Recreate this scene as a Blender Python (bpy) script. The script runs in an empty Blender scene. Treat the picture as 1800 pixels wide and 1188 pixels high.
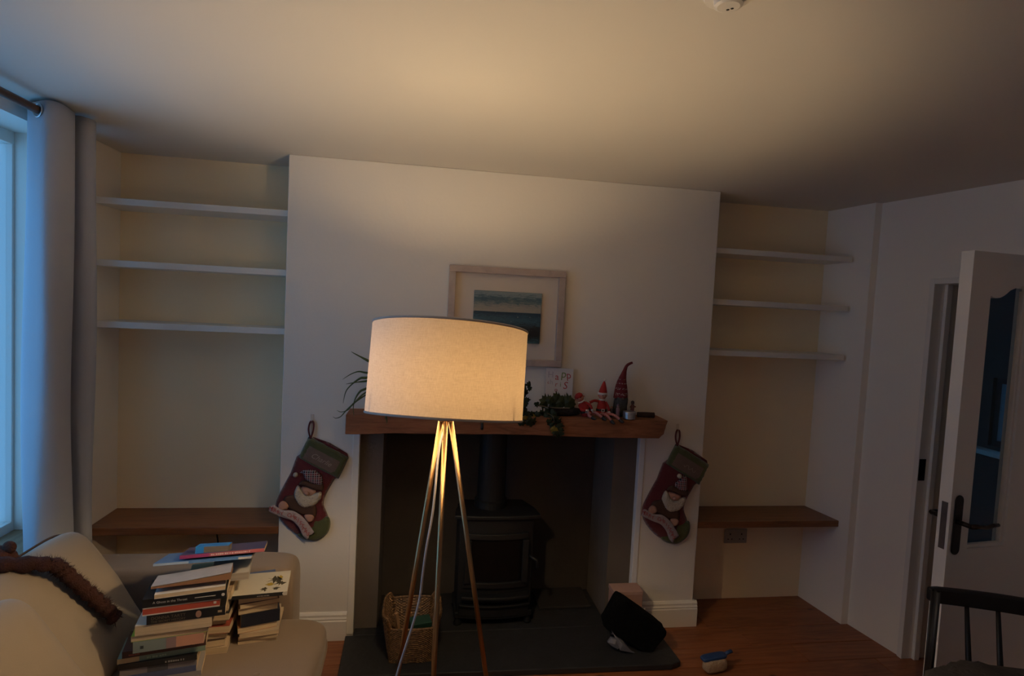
import bpy, bmesh, math, random
from mathutils import Vector, Matrix, noise
from mathutils.geometry import delaunay_2d_cdt

random.seed(7)
SC = bpy.context.scene
COL = SC.collection
PI = math.pi

# ------------------------------------------------------------------ camera, world, light, exposure
CAM_H = 1.70
F_PX = 1000.0
def cam_axes(yaw, pitch, roll):
    y, p, r = math.radians(yaw), math.radians(pitch), math.radians(roll)
    f = Vector((-math.sin(y)*math.cos(p), math.cos(y)*math.cos(p), math.sin(p)))
    ri = Vector((math.cos(y), math.sin(y), 0))
    d = f.cross(ri)
    return math.cos(r)*ri + math.sin(r)*d, -math.sin(r)*ri + math.cos(r)*d, f
RI, DN, FW = cam_axes(-8.945, -3.119, -2.869)
cam = bpy.data.cameras.new('camera')
cam.sensor_width = 36.0
cam.lens = F_PX/1800*36.0
cam.clip_start = 0.02
camo = bpy.data.objects.new('camera', cam)
COL.objects.link(camo)
M = Matrix((RI, -DN, -FW)).transposed().to_4x4()
M.translation = Vector((0, 0, CAM_H))
camo.matrix_world = M
SC.camera = camo

def at(u, v, Y):
    """3-D point at depth Y on the sight line of photograph pixel (u, v)"""
    d = RI*((u-900)/F_PX) + DN*((v-594)/F_PX) + FW
    t = Y/d.y
    return Vector((0, 0, CAM_H)) + d*t

W = bpy.data.worlds.new('dusk_sky')
SC.world = W
W.use_nodes = True
bg = W.node_tree.nodes['Background']
bg.inputs[0].default_value = (0.105, 0.31, 0.61, 1)
bg.inputs[1].default_value = 1.15

VS = SC.view_settings
VS.view_transform = 'Standard'
VS.look = 'None'
VS.exposure = 1.0
VS.gamma = 1.0
VS.use_curve_mapping = False
SC.display_settings.display_device = 'sRGB'
SC.cycles.use_denoising = True
SC.cycles.max_bounces = 8
SC.cycles.diffuse_bounces = 7
SC.cycles.glossy_bounces = 3
SC.cycles.caustics_reflective = False
SC.cycles.caustics_refractive = False
SC.cycles.use_adaptive_sampling = True
SC.cycles.adaptive_threshold = 0.015
SC.cycles.transmission_bounces = 6
SC.cycles.sample_clamp_indirect = 4.0

def portal(name, loc, rot, sx, sy):
    l = bpy.data.lights.new(name, 'AREA')
    l.shape = 'RECTANGLE'; l.size = sx; l.size_y = sy
    l.cycles.is_portal = True
    o = bpy.data.objects.new(name, l)
    o.location = loc; o.rotation_euler = rot
    COL.objects.link(o)
portal('window_portal', (-1.735, 1.75, 1.475), (0, -PI/2, 0), 1.67, 1.8)
portal('hall_portal', (4.22, 3.32, 1.1), (0, PI/2, 0), 0.45, 0.45)

BULB_S = 258.0            # the lamp bulb, the room's main light
BULB_COL = (1.0, 0.73, 0.41)

# ------------------------------------------------------------------ materials
MATS = {}
def nodes_of(name):
    m = bpy.data.materials.new(name)
    m.use_nodes = True
    nt = m.node_tree
    return m, nt, nt.nodes['Principled BSDF'], nt.links
def mixrgb(nt, fac, a, b):
    n = nt.nodes.new('ShaderNodeMix'); n.data_type = 'RGBA'
    for sock, v in ((n.inputs[0], fac), (n.inputs[6], a), (n.inputs[7], b)):
        if hasattr(v, 'is_linked') or hasattr(v, 'links'):
            nt.links.new(v, sock)
        elif isinstance(v, (int, float)):
            sock.default_value = v
        else:
            sock.default_value = (*v, 1)
    return n.outputs[2]
def coords(nt, scale=(1, 1, 1), shift=True):
    tc = nt.nodes.new('ShaderNodeTexCoord')
    mp = nt.nodes.new('ShaderNodeMapping')
    mp.inputs['Scale'].default_value = scale
    nt.links.new(tc.outputs['Object'], mp.inputs[0])
    if shift:
        oi = nt.nodes.new('ShaderNodeObjectInfo')
        mul = nt.nodes.new('ShaderNodeVectorMath'); mul.operation = 'SCALE'
        cb = nt.nodes.new('ShaderNodeCombineXYZ')
        for i in range(3):
            nt.links.new(oi.outputs['Random'], cb.inputs[i])
        nt.links.new(cb.outputs[0], mul.inputs[0]); mul.inputs[3].default_value = 17.0
        nt.links.new(mul.outputs[0], mp.inputs['Location'])
    return mp.outputs[0]
def noise_tex(nt, vec, scale, detail=3, rough=.5, dist=0):
    n = nt.nodes.new('ShaderNodeTexNoise')
    n.inputs['Scale'].default_value = scale
    n.inputs['Detail'].default_value = detail
    n.inputs['Roughness'].default_value = rough
    n.inputs['Distortion'].default_value = dist
    nt.links.new(vec, n.inputs['Vector'])
    return n.outputs['Fac']
def ramp(nt, fac, stops):
    r = nt.nodes.new('ShaderNodeValToRGB')
    nt.links.new(fac, r.inputs[0])
    e = r.color_ramp.elements
    while len(e) < len(stops): e.new(0.5)
    for el, (p, c) in zip(e, stops):
        el.position = p; el.color = (*c, 1)
    return r.outputs[0]
def add_bump(nt, bsdf, fac, strength, dist=.01):
    b = nt.nodes.new('ShaderNodeBump')
    b.inputs['Strength'].default_value = strength
    b.inputs['Distance'].default_value = dist
    nt.links.new(fac, b.inputs['Height'])
    nt.links.new(b.outputs[0], bsdf.inputs['Normal'])
def mat(name, col, rough=.6, var=.12, scale=8., bump=.0, metal=0., spec=.5, bscale=None, sheen=0.):
    if name in MATS: return MATS[name]
    m, nt, b, L = nodes_of(name)
    v = coords(nt)
    f = noise_tex(nt, v, scale, 4)
    d = tuple(max(0, c*(1-var)) for c in col); u = tuple(min(1, c*(1+var)) for c in col)
    L.new(mixrgb(nt, f, d, u), b.inputs['Base Color'])
    b.inputs['Roughness'].default_value = rough
    b.inputs['Metallic'].default_value = metal
    b.inputs['Specular IOR Level'].default_value = spec
    if sheen:
        b.inputs['Sheen Weight'].default_value = sheen
    if bump:
        add_bump(nt, b, noise_tex(nt, v, bscale or scale*6, 3), bump)
    MATS[name] = m
    return m
def wood(name, c0, c1, c2, stretch=(1.2, 14, 14), rough=.55, knots=True):
    if name in MATS: return MATS[name]
    m, nt, b, L = nodes_of(name)
    v = coords(nt, stretch)
    g = noise_tex(nt, v, 3.0, 6, .6, 1.2)
    col = ramp(nt, g, ((.25, c0), (.52, c1), (.8, c2)))
    if knots:
        v2 = coords(nt, (2.2, 6.5, 6.5))
        vo = nt.nodes.new('ShaderNodeTexVoronoi'); vo.inputs['Scale'].default_value = 2.0
        L.new(v2, vo.inputs['Vector'])
        k = ramp(nt, vo.outputs['Distance'], ((.03, (0, 0, 0)), (.12, (1, 1, 1))))
        col = mixrgb(nt, k, tuple(c*.35 for c in c0), col)
    L.new(col, b.inputs['Base Color'])
    b.inputs['Roughness'].default_value = rough
    add_bump(nt, b, g, .25, .004)
    MATS[name] = m
    return m
def emission(name, col, s):
    m = bpy.data.materials.new(name); m.use_nodes = True
    nt = m.node_tree; nt.nodes.clear()
    e = nt.nodes.new('ShaderNodeEmission'); e.inputs[0].default_value = (*col, 1); e.inputs[1].default_value = s
    o = nt.nodes.new('ShaderNodeOutputMaterial'); nt.links.new(e.outputs[0], o.inputs[0])
    MATS[name] = m
    return m
def clear_pane(name, tint=(1, 1, 1)):
    m = bpy.data.materials.new(name); m.use_nodes = True
    nt = m.node_tree; nt.nodes.clear()
    t = nt.nodes.new('ShaderNodeBsdfTransparent'); t.inputs[0].default_value = (*tint, 1)
    g = nt.nodes.new('ShaderNodeBsdfGlossy'); g.inputs['Roughness'].default_value = .03
    lw = nt.nodes.new('ShaderNodeLayerWeight'); lw.inputs[0].default_value = .5
    pw = nt.nodes.new('ShaderNodeMath'); pw.operation = 'POWER'; pw.inputs[1].default_value = 5.0
    nt.links.new(lw.outputs['Facing'], pw.inputs[0])
    f = nt.nodes.new('ShaderNodeMath'); f.operation = 'MULTIPLY_ADD'; f.inputs[1].default_value = .6; f.inputs[2].default_value = .03
    nt.links.new(pw.outputs[0], f.inputs[0])
    mx = nt.nodes.new('ShaderNodeMixShader')
    nt.links.new(f.outputs[0], mx.inputs[0]); nt.links.new(t.outputs[0], mx.inputs[1]); nt.links.new(g.outputs[0], mx.inputs[2])
    o = nt.nodes.new('ShaderNodeOutputMaterial'); nt.links.new(mx.outputs[0], o.inputs[0])
    MATS[name] = m
    return m

PAINT = mat('wall_paint', (.92, .86, .77), .85, .03, 1.6, .05, bscale=60)
ALCOVE = mat('alcove_paint', (.94, .80, .56), .85, .03, 1.6, .05, bscale=60)
CHIMP = mat('chimney_paint', (.79, .75, .69), .85, .03, 1.6, .05, bscale=60)
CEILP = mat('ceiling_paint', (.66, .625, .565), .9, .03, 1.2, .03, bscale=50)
WHITEP = mat('white_gloss_paint', (.84, .80, .74), .45, .03, 3)
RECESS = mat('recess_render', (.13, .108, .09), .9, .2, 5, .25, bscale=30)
RECESS_SHADE = mat('shade_toned_render', (.05, .041, .035), .9, .3, 5, .25, bscale=30)  # darker copy of the recess render: fireplace shade put into the colour
FLOORW = wood('floor_boards', (.15, .048, .018), (.27, .095, .036), (.36, .14, .06), (1.0, 9, 9), .42)
BENCHW = wood('bench_oak', (.13, .05, .02), (.22, .09, .036), (.29, .125, .055), (1.4, 16, 16), .4, False)
BEAMW = wood('beam_wood', (.13, .045, .018), (.26, .10, .042), (.36, .155, .07), (1.6, 12, 12), .7)
SILLW = wood('sill_wood', (.22, .12, .06), (.32, .19, .10), (.4, .25, .14), (10, 1.4, 10), .5, False)
POLEW = wood('pole_wood', (.10, .05, .025), (.15, .08, .04), (.2, .11, .06), (12, 1.4, 12), .5, False)
SLATE = mat('slate', (.022, .023, .025), .55, .3, 9, .35, bscale=25)
IRON = mat('cast_iron', (.005, .005, .0055), .6, .2, 20, .1, bscale=120)
BRONZE = mat('dark_bronze', (.035, .025, .02), .35, .3, 20, metal=.8)
BRASS = mat('brushed_brass', (.40, .25, .125), .28, .05, 30, metal=1.0)
STEEL = mat('steel', (.6, .6, .6), .3, .05, 30, metal=1.0)
SOFA = mat('sofa_linen', (.25, .185, .135), .95, .10, 5, .18, bscale=500, sheen=.2)
CUSH = mat('cushion_linen', (.35, .285, .215), .95, .08, 5, .18, bscale=500, sheen=.2)
CURT = mat('curtain_cloth', (.48, .50, .56), .95, .06, 5, .15, bscale=400)
PLASTIC = mat('white_plastic', (.68, .65, .6), .4, .03, 5)
def page_mat(name, c):
    m, nt, b, L = nodes_of(name)
    n = noise_tex(nt, coords(nt, (3, 3, 700)), 1.0, 3, .6)
    L.new(ramp(nt, n, ((.25, tuple(q*.72 for q in c)), (.6, c), (.85, tuple(min(1, q*1.08) for q in c)))), b.inputs['Base Color'])
    b.inputs['Roughness'].default_value = .9
    add_bump(nt, b, n, .25, .002)
    MATS[name] = m
    return m
PAGES = page_mat('page_edges', (.70, .55, .36))

# ------------------------------------------------------------------ geometry helpers
class MB:
    def __init__(s):
        s.v = []; s.f = []; s.mi = []; s.cur = 0
    def add(s, verts, faces, xf=None):
        o = len(s.v)
        for p in verts:
            p = Vector(p)
            s.v.append(xf @ p if xf else p)
        for f in faces:
            s.f.append([i+o for i in f]); s.mi.append(s.cur)
        return s
    def box(s, x0, x1, y0, y1, z0, z1, xf=None):
        V = [(x, y, z) for z in (z0, z1) for y in (y0, y1) for x in (x0, x1)]
        return s.add(V, [(0, 2, 3, 1), (4, 5, 7, 6), (0, 1, 5, 4), (2, 6, 7, 3), (0, 4, 6, 2), (1, 3, 7, 5)], xf)
    def tube(s, pts, r, n=10, caps=True, flat=1.0, xf=None):
        pts = [Vector(p) for p in pts]
        k = len(pts)
        rs = r if isinstance(r, (list, tuple)) else [r]*k
        V = []; ref = None
        for i, p in enumerate(pts):
            t = (pts[min(i+1, k-1)]-pts[max(i-1, 0)])
            t = t.normalized() if t.length > 1e-9 else Vector((0, 0, 1))
            if ref is None:
                ref = Vector((0, 0, 1)) if abs(t.z) < .9 else Vector((1, 0, 0))
            a = (ref - t*ref.dot(t)); a.normalize(); b = t.cross(a); ref = a
            for j in range(n):
                q = 2*PI*j/n
                V.append(p + a*(math.cos(q)*rs[i]*flat) + b*(math.sin(q)*rs[i]))
        F = []
        for i in range(k-1):
            for j in range(n):
                F.append((i*n+j, i*n+(j+1) % n, (i+1)*n+(j+1) % n, (i+1)*n+j))
        if caps:
            F.append(tuple(range(n))[::-1]); F.append(tuple((k-1)*n+j for j in range(n)))
        return s.add(V, F, xf)
    def lathe(s, prof, n=24, xf=None, sx=1., sy=1.):
        V = []; F = []
        for r, z in prof:
            for j in range(n):
                q = 2*PI*j/n
                V.append((r*math.cos(q)*sx, r*math.sin(q)*sy, z))
        for i in range(len(prof)-1):
            for j in range(n):
                F.append((i*n+j, i*n+(j+1) % n, (i+1)*n+(j+1) % n, (i+1)*n+j))
        if prof[0][0] > 1e-6: F.append(tuple(range(n))[::-1])
        if prof[-1][0] > 1e-6: F.append(tuple((len(prof)-1)*n+j for j in range(n)))
        return s.add(V, F, xf)
    def ball(s, c, r, n=12, sx=1., sy=1., sz=1., xf=None):
        pr = [(max(1e-7, r*math.sin(PI*i/(n//2+2))), -r*math.cos(PI*i/(n//2+2))) for i in range(n//2+3)]
        T = Matrix.Translation(Vector(c)) @ Matrix.Diagonal((sx, sy, sz, 1))
        return s.lathe(pr, n, xf @ T if xf else T)
    def prism(s, pts, z0, z1, xf=None):
        """2-D outline (x, y) extruded along z"""
        n = len(pts)
        V = [(x, y, z0) for x, y in pts] + [(x, y, z1) for x, y in pts]
        F = [tuple(range(n))[::-1], tuple(range(n, 2*n))]
        for i in range(n):
            j = (i+1) % n
            F.append((i, j, n+j, n+i))
        return s.add(V, F, xf)
    def grid(s, fn, nu, nv, xf=None, wrap=False):
        V = [fn(i/(nu if wrap else nu-1), j/(nv-1)) for j in range(nv) for i in range(nu)]
        F = []
        for j in range(nv-1):
            for i in range(nu if wrap else nu-1):
                i2 = (i+1) % nu
                F.append((j*nu+i, j*nu+i2, (j+1)*nu+i2, (j+1)*nu+i))
        return s.add(V, F, xf)
    def puff(s, outline, T, D, step, xf=None, back=0.0, wob=0.):
        """closed outline in the x-y plane swollen along +z to height T within D of the edge"""
        ol = [Vector(p) for p in outline]
        dense = []
        for i, p in enumerate(ol):
            q = ol[(i+1) % len(ol)]
            k = max(1, int((q-p).length/step))
            dense += [p.lerp(q, t/k) for t in range(k)]
        n = len(dense)
        def dist(p):
            best = 9
            for i in range(n):
                a = dense[i]; b = dense[(i+1) % n]
                ab = b-a; t = max(0, min(1, (p-a).dot(ab)/max(1e-12, ab.length_squared)))
                best = min(best, (a+ab*t-p).length)
            return best
        def inside(p):
            c = False
            for i in range(n):
                a = dense[i]; b = dense[(i+1) % n]
                if (a.y > p.y) != (b.y > p.y) and p.x < (b.x-a.x)*(p.y-a.y)/(b.y-a.y)+a.x: c = not c
            return c
        xs = [p.x for p in dense]; ys = [p.y for p in dense]
        pts = list(dense)
        y = min(ys)+step/2; row = 0
        while y < max(ys):
            x = min(xs)+(step/2 if row % 2 else step)
            while x < max(xs):
                p = Vector((x, y))
                if inside(p) and dist(p) > step*.45: pts.append(p)
                x += step
            y += step*.87; row += 1
        vs, es, fs, *_ = delaunay_2d_cdt(pts, [(i, (i+1) % n) for i in range(n)], [], 1, 1e-6)
        ds = [dist(p) for p in vs]
        def h(p, d):
            t = min(1, d/D)
            return T*math.sqrt(max(0, 1-(1-t)**2)) + (wob*noise.noise(Vector((p.x*30, p.y*30, 0)))*t if wob else 0)
        V = [(p.x, p.y, h(p, d)) for p, d in zip(vs, ds)] + [(p.x, p.y, -back*min(1, d/D)) for p, d in zip(vs, ds)]
        m = len(vs)
        F = [tuple(f) for f in fs] + [tuple(i+m for i in f[::-1]) for f in fs]
        return s.add(V, F, xf)
    def build(s, name, m, parent=None, smooth=False, bevel=0., world=False, seg=2, weld=False):
        me = bpy.data.meshes.new(name)
        off = Vector((0, 0, 0))
        if world and parent is not None:
            p = parent
            while p is not None:
                off += p.location; p = p.parent
        me.from_pydata([tuple(v-off) for v in s.v], [], s.f)
        ms = m if isinstance(m, (list, tuple)) else [m]
        for q in ms: me.materials.append(q)
        if len(ms) > 1: me.polygons.foreach_set('material_index', s.mi)
        if weld or smooth:
            bm = bmesh.new(); bm.from_mesh(me)
            bmesh.ops.remove_doubles(bm, verts=bm.verts, dist=1e-6)
            bmesh.ops.recalc_face_normals(bm, faces=bm.faces)
            bm.to_mesh(me); bm.free()
        if smooth: me.polygons.foreach_set('use_smooth', [True]*len(me.polygons))
        me.update()
        o = bpy.data.objects.new(name, me)
        COL.objects.link(o)
        if parent is not None: o.parent = parent
        if bevel:
            b = o.modifiers.new('bevel', 'BEVEL'); b.width = bevel; b.segments = seg; b.limit_method = 'ANGLE'
        return o
def tag(o, label, cat, group=None):
    o['label'] = label; o['category'] = cat
    if group: o['group'] = group
    return o
def struct(o, label=None):
    o['kind'] = 'structure'
    if label: o['label'] = label
    return o
def thing(name, label, cat, loc=(0, 0, 0), rotz=0., group=None):
    o = bpy.data.objects.new(name, None)
    o.empty_display_size = .05
    COL.objects.link(o)
    o.location = loc; o.rotation_euler = (0, 0, rotz)
    return tag(o, label, cat, group)
def copy_part(src, parent, mtx=None):
    c = src.copy(); COL.objects.link(c); c.parent = parent
    if mtx is not None: c.matrix_local = mtx
    return c
_txt_cache = {}
def text_geo(s, size=1.0, shear=0., align='LEFT'):
    k = (s, size, shear, align)
    if k in _txt_cache: return _txt_cache[k]
    cu = bpy.data.curves.new('lettering', 'FONT')
    cu.body = s; cu.size = size; cu.shear = shear; cu.align_x = align; cu.resolution_u = 3; cu.extrude = 0.0
    o = bpy.data.objects.new('lettering', cu); COL.objects.link(o)
    dg = bpy.context.evaluated_depsgraph_get()
    me = bpy.data.meshes.new_from_object(o.evaluated_get(dg))
    V = [v.co.copy() for v in me.vertices]; F = [tuple(p.vertices) for p in me.polygons]
    bpy.data.objects.remove(o); bpy.data.meshes.remove(me); bpy.data.curves.remove(cu)
    _txt_cache[k] = (V, F)
    return V, F
def text_mb(mb, s, size, xf, shear=0., align='CENTER', thick=.0006):
    V, F = text_geo(s, size, shear, align)
    mb.add([v+Vector((0, 0, thick)) for v in V], F, xf)

# ------------------------------------------------------------------ the room
CZ = 2.365                      # ceiling height
YC = 2.853                      # face of the chimney breast
XL = -1.51                      # left wall
WX = lambda y: 2.448 + .17*(2.795-y)    # right wall, slightly out of square

# floor: sub-floor slab, then every board a part
fl = MB().box(-1.75, 4.3, -1.0, 4.1, -.09, -.028).build('floor', mat('subfloor', (.05, .03, .02), .9))
struct(fl, 'orange-brown timber board floor')
y = 3.24; row = 0
rnd = random.Random(3)
while y > 1.30:
    w = rnd.choice((.135, .15, .165))
    x = -1.6 - rnd.random()*.8
    while x < 4.2:
        L = rnd.choice((1.5, 1.9, 2.4))
        x0 = max(x, -1.6); x1 = min(x+L, 4.25)
        if x1-x0 > .05:
            p = MB().box(-(x1-x0)/2+.0015, (x1-x0)/2-.0015, -w/2+.0014, w/2-.0014, -.026, rnd.uniform(-.0008, .0004)).build('plank', FLOORW, fl, bevel=.0016, seg=1)
            p.location = ((x0+x1)/2, y-w/2, 0)
        x += L
    y -= w; row += 1
rest = MB()
yy = y
while yy > -.95:
    rest.box(-1.6, 4.25, yy-.149, yy-.001, -.026, 0); yy -= .15
o = rest.build('far_boards', FLOORW, fl); o['kind'] = 'stuff'

struct(MB().box(-1.75, 4.3, -1.0, 4.1, CZ, CZ+.08).build('ceiling', CEILP), 'plain matt ceiling lit by the lamp')

wl = MB()
wl.box(-1.73, XL, -1.0, .85, 0, CZ).box(-1.73, XL, 2.655, 3.4, 0, CZ)
for a, b in ((.85, 2.655),):
    wl.box(-1.73, XL, a, b, 0, .64).box(-1.73, XL, a, b, 2.31, CZ)
struct(wl.build('wall_left', PAINT), 'cream wall with the deep window recess')
struct(MB().box(-1.73, -.6, 3.13, 3.4, 0, CZ).box(1.5, 2.6, 3.115, 3.4, 0, CZ).build('wall_back', ALCOVE), 'cream back wall of both alcoves')
ch = MB()
ch.prism([(-.655, 0), (-.285, 0), (-.285, 1.07), (1.17, 1.07), (1.17, 0), (1.53, 0), (1.53, CZ), (-.655, CZ)], YC, 3.4, Matrix(((1, 0, 0, 0), (0, 0, 1, 0), (0, 1, 0, 0), (0, 0, 0, 1))))
struct(ch.build('wall_chimney_breast', CHIMP, bevel=.004, weld=True), 'cream plastered chimney breast above the fireplace')
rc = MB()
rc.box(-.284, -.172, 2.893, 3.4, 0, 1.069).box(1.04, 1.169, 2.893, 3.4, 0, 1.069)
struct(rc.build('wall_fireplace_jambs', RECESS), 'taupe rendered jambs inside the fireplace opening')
struct(MB().box(-.171, 1.039, 3.22, 3.4, 0, 1.069).build('wall_fireplace_back', RECESS_SHADE), 'back wall of the fireplace behind the stove, shade put into its colour')
wr = MB()
def wr_seg(ya, yb, z0, z1, t=.14):
    xa, xb = WX(ya), WX(yb)
    wr.add([(xa, ya, z0), (xa+t, ya, z0), (xb+t, yb, z0), (xb, yb, z0), (xa, ya, z1), (xa+t, ya, z1), (xb+t, yb, z1), (xb, yb, z1)],
           [(0, 1, 2, 3), (7, 6, 5, 4), (0, 4, 5, 1), (1, 5, 6, 2), (2, 6, 7, 3), (3, 7, 4, 0)])
DJ0, DJ1, DH = 1.735, 2.50, 1.945
wr_seg(DJ1, 2.797, 0, CZ); wr_seg(DJ0, DJ1, DH, CZ); wr_seg(-1.0, DJ0, 0, CZ)
wr.add([(2.355, 3.2, 0), (2.6, 3.2, 0), (2.6, 2.797, 0), (2.407, 2.797, 0), (2.355, 3.2, CZ), (2.6, 3.2, CZ), (2.6, 2.797, CZ), (2.407, 2.797, CZ)],
       [(0, 1, 2, 3), (7, 6, 5, 4), (0, 4, 5, 1), (1, 5, 6, 2), (2, 6, 7, 3), (3, 7, 4, 0)])
struct(wr.build('wall_right', PAINT), 'pale wall with the open doorway')
struct(MB().box(-1.75, 4.3, -1.0, -.85, 0, CZ).build('wall_rear', PAINT), 'cream wall behind the viewer')
hl = MB()
HX = 4.15
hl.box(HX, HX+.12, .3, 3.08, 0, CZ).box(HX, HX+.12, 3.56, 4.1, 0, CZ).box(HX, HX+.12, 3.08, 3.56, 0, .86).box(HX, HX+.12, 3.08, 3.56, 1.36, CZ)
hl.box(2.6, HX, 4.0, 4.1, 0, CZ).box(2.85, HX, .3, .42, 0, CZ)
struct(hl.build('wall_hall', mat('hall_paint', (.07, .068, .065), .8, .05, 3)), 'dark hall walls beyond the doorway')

# fireplace corner beads, skirting
tr = MB().box(1.166, 1.196, YC-.005, YC+.03, .02, 1.07).build('trim_1', mat('bead_white', (.80, .80, .82), .5, .02, 4), bevel=.003)
struct(tr, 'white corner bead down the side of the fireplace opening')
tr = MB().box(-.317, -.284, YC-.005, YC+.03, .02, 1.07).build('trim_2', WHITEP, bevel=.003)
struct(tr, 'cream corner bead beside the fireplace opening')
SK = [(0, 0), (-.021, 0), (-.021, .098), (-.017, .103), (-.019, .110), (-.014, .118), (-.014, .128), (-.006, .138), (0, .14)]
def skirting(name, x0, x1, wrap, label):
    mb = MB(); n = len(SK)
    xf = Matrix(((0, 0, 1, 0), (1, 0, 0, YC), (0, 1, 0, 0), (0, 0, 0, 1)))
    mb.prism(SK[::-1], x0, x1 + (.02 if wrap > 0 else 0), xf)
    if wrap > 0:
        mb.box(x1, x1+.02, YC, 3.115, 0, .11); mb.box(x1, x1+.013, YC, 3.115, .11, .138)
    struct(mb.build(name, WHITEP), label)
skirting('baseboard_left', -.655, -.317, 0, 'white moulded skirting under the stocking beside the sofa')
skirting('baseboard_right', 1.197, 1.53, 1, 'white moulded skirting behind the black sack')

# door lining
dl = MB()
t0, t1 = DJ0, DJ1
for ya, yb in ((t1-.028, t1), (t0, t0+.028)):
    xa = WX((ya+yb)/2)
    dl.box(xa-.012, xa+.15, ya, yb, 0, DH)
dl.box(WX(t0)-.14, WX(t0)+.16, t0+.028, t1-.028, DH-.028, DH)
sx = WX(t1-.03)
dl.box(sx+.045, sx+.075, t1-.045, t1-.028, 0, DH-.028)
o = struct(dl.build('trim_3', WHITEP, bevel=.002), 'white door lining of the doorway')
MB().box(WX(t1)-.006, WX(t1)+.03, t1-.031, t1-.0275, .93, 1.04).build('strike_plate', BRONZE, o, bevel=.001)

# window: frame, panes, sill, reveal
PANE = clear_pane('window_glass')
GX = -1.70
def window(name, a, b, label):
    wn = MB()
    wn.box(GX-.03, GX+.02, a, b, .641, .69).box(GX-.03, GX+.02, a, b, 2.26, 2.31)
    wn.box(GX-.03, GX+.02, a, a+.05, .69, 2.26).box(GX-.03, GX+.02, b-.012, b, .69, 2.26)
    c = (a+b)/2
    wn.box(GX-.03, GX+.02, c-.025, c+.025, .69, 2.26)
    wo = struct(wn.build(name, WHITEP, bevel=.002), label)
    for p, q in ((a+.05, c-.025), (c+.025, b-.012)):
        MB().box(GX-.004, GX, p, q, .69, 2.26).build('pane', PANE, wo)
    MB().box(GX+.02, XL+.04, a-.03, b+.035, .612, .652).build('window_sill', SILLW, wo, bevel=.004)
window('window_1', .85, 2.655, 'tall window with dusk sky behind the curtain')

# hall window and shelf seen through the door
hw = MB()
hw.box(HX+.03, HX+.07, 3.08, 3.56, .86, .90).box(HX+.03, HX+.07, 3.08, 3.56, 1.32, 1.36).box(HX+.03, HX+.07, 3.08, 3.12, .9, 1.32).box(HX+.03, HX+.07, 3.52, 3.56, .9, 1.32)
hw.box(HX+.03, HX+.07, 3.36, 3.46, .9, 1.32)
ho = struct(hw.build('window_2', mat('dark_frame', (.02, .02, .02), .6)), 'small dark-framed window at the end of the hall')
for a, b in ((3.12, 3.36), (3.46, 3.52)):
    MB().box(HX+.045, HX+.05, a, b, .9, 1.32).build('pane', PANE, ho)
MB().box(HX-.10, HX+.02, 2.95, 3.75, .80, .835).build('window_sill', WHITEP, ho, bevel=.003)

# door leaf
LA = math.radians(6)
def leaf_strip(outline, mb, t0=0., t1=.044):
    # outline in (u, z) -> prism through the thickness
    xf = Matrix(((1, 0, 0, 0), (0, 0, 1, 0), (0, 1, 0, 0), (0, 0, 0, 1)))
    mb.prism(outline, t0, t1, xf)
dm = MB()
DW, DHT = .76, 1.967
G0, G1, G2, G3 = .093, .275, .485, .667
dm.box(0, G0, 0, .044, 0, DHT).box(G3, DW, 0, .044, 0, DHT).box(G1, G2, 0, .044, 0, DHT)
dm.box(G0, G1, 0, .044, 0, .905).box(G2, G3, 0, .044, 0, .905)
def swan(u0, u1, flip):
    pts = []
    for i in range(13):
        t = i/12
        z = 1.815 + (.048*(t*t*(3-2*t)) if not flip else .048*((1-t)**2*(3-2*(1-t)))) - .012*math.sin(PI*min(1, (t if not flip else 1-t)*2))
        pts.append((u0+(u1-u0)*t, z))
    return pts
for u0, u1, fp in ((G0, G1, False), (G2, G3, True)):
    leaf_strip(swan(u0, u1, fp)+[(u1, DHT), (u0, DHT)], dm)
door = struct(dm.build('door_1', WHITEP), 'white part-glazed door standing open into the room')
door.location = (1.872, 1.714, .008); door.rotation_euler = (0, 0, LA)
DPANE = clear_pane('door_glass', (.6, .64, .66))
for u0, u1 in ((G0, G1), (G2, G3)):
    MB().box(u0, u1, .025, .029, .905, 1.85).build('pane', DPANE, door)
bd = MB()
for u0, u1 in ((G0, G1), (G2, G3)):
    bd.box(u0, u1, .006, .025, .905, .917).box(u0, u0+.008, .012, .025, .917, 1.81).box(u1-.012, u1, .008, .025, .917, 1.84)
bd.build('glazing_bead', WHITEP, door, bevel=.002)
MB().box(-.0015, .001, .010, .032, .905, 1.075).build('lock_plate', mat('tarnished_steel', (.16, .13, .12), .45, .3, 30, metal=.7), door, bevel=.0006, seg=1)
def lever(side):
    hp = MB()
    xf = Matrix.Translation((.034, 0, .997)) if side < 0 else Matrix.Translation((.034, .044, .997)) @ Matrix.Diagonal((1, -1, 1, 1))
    pl = [(.018*math.cos(a), .088+.02*math.sin(a)) for a in [i*PI/8 for i in range(9)]] + [(.018*math.cos(a), -.088+.02*math.sin(a)) for a in [PI+i*PI/8 for i in range(9)]]
    X = xf @ Matrix(((1, 0, 0, 0), (0, 0, -1, 0), (0, 1, 0, 0), (0, 0, 0, 1)))
    hp.prism(pl, 0, .006, X)
    h = hp.build('handle', BRONZE, door, bevel=.002)
    lv = MB()
    lv.tube([(0, -.004, .012), (0, -.05, .012)], .0085, 12, xf=xf)
    lv.tube([(0, -.05, .012), (.03, -.053, .012), (.07, -.05, .005), (.10, -.05, .011), (.125, -.052, .013)], [.009, .0085, .007, .0075, .006], 10, xf=xf)
    lv.build('lever', BRONZE, h, smooth=True)
lever(-1); lever(1)

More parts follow.
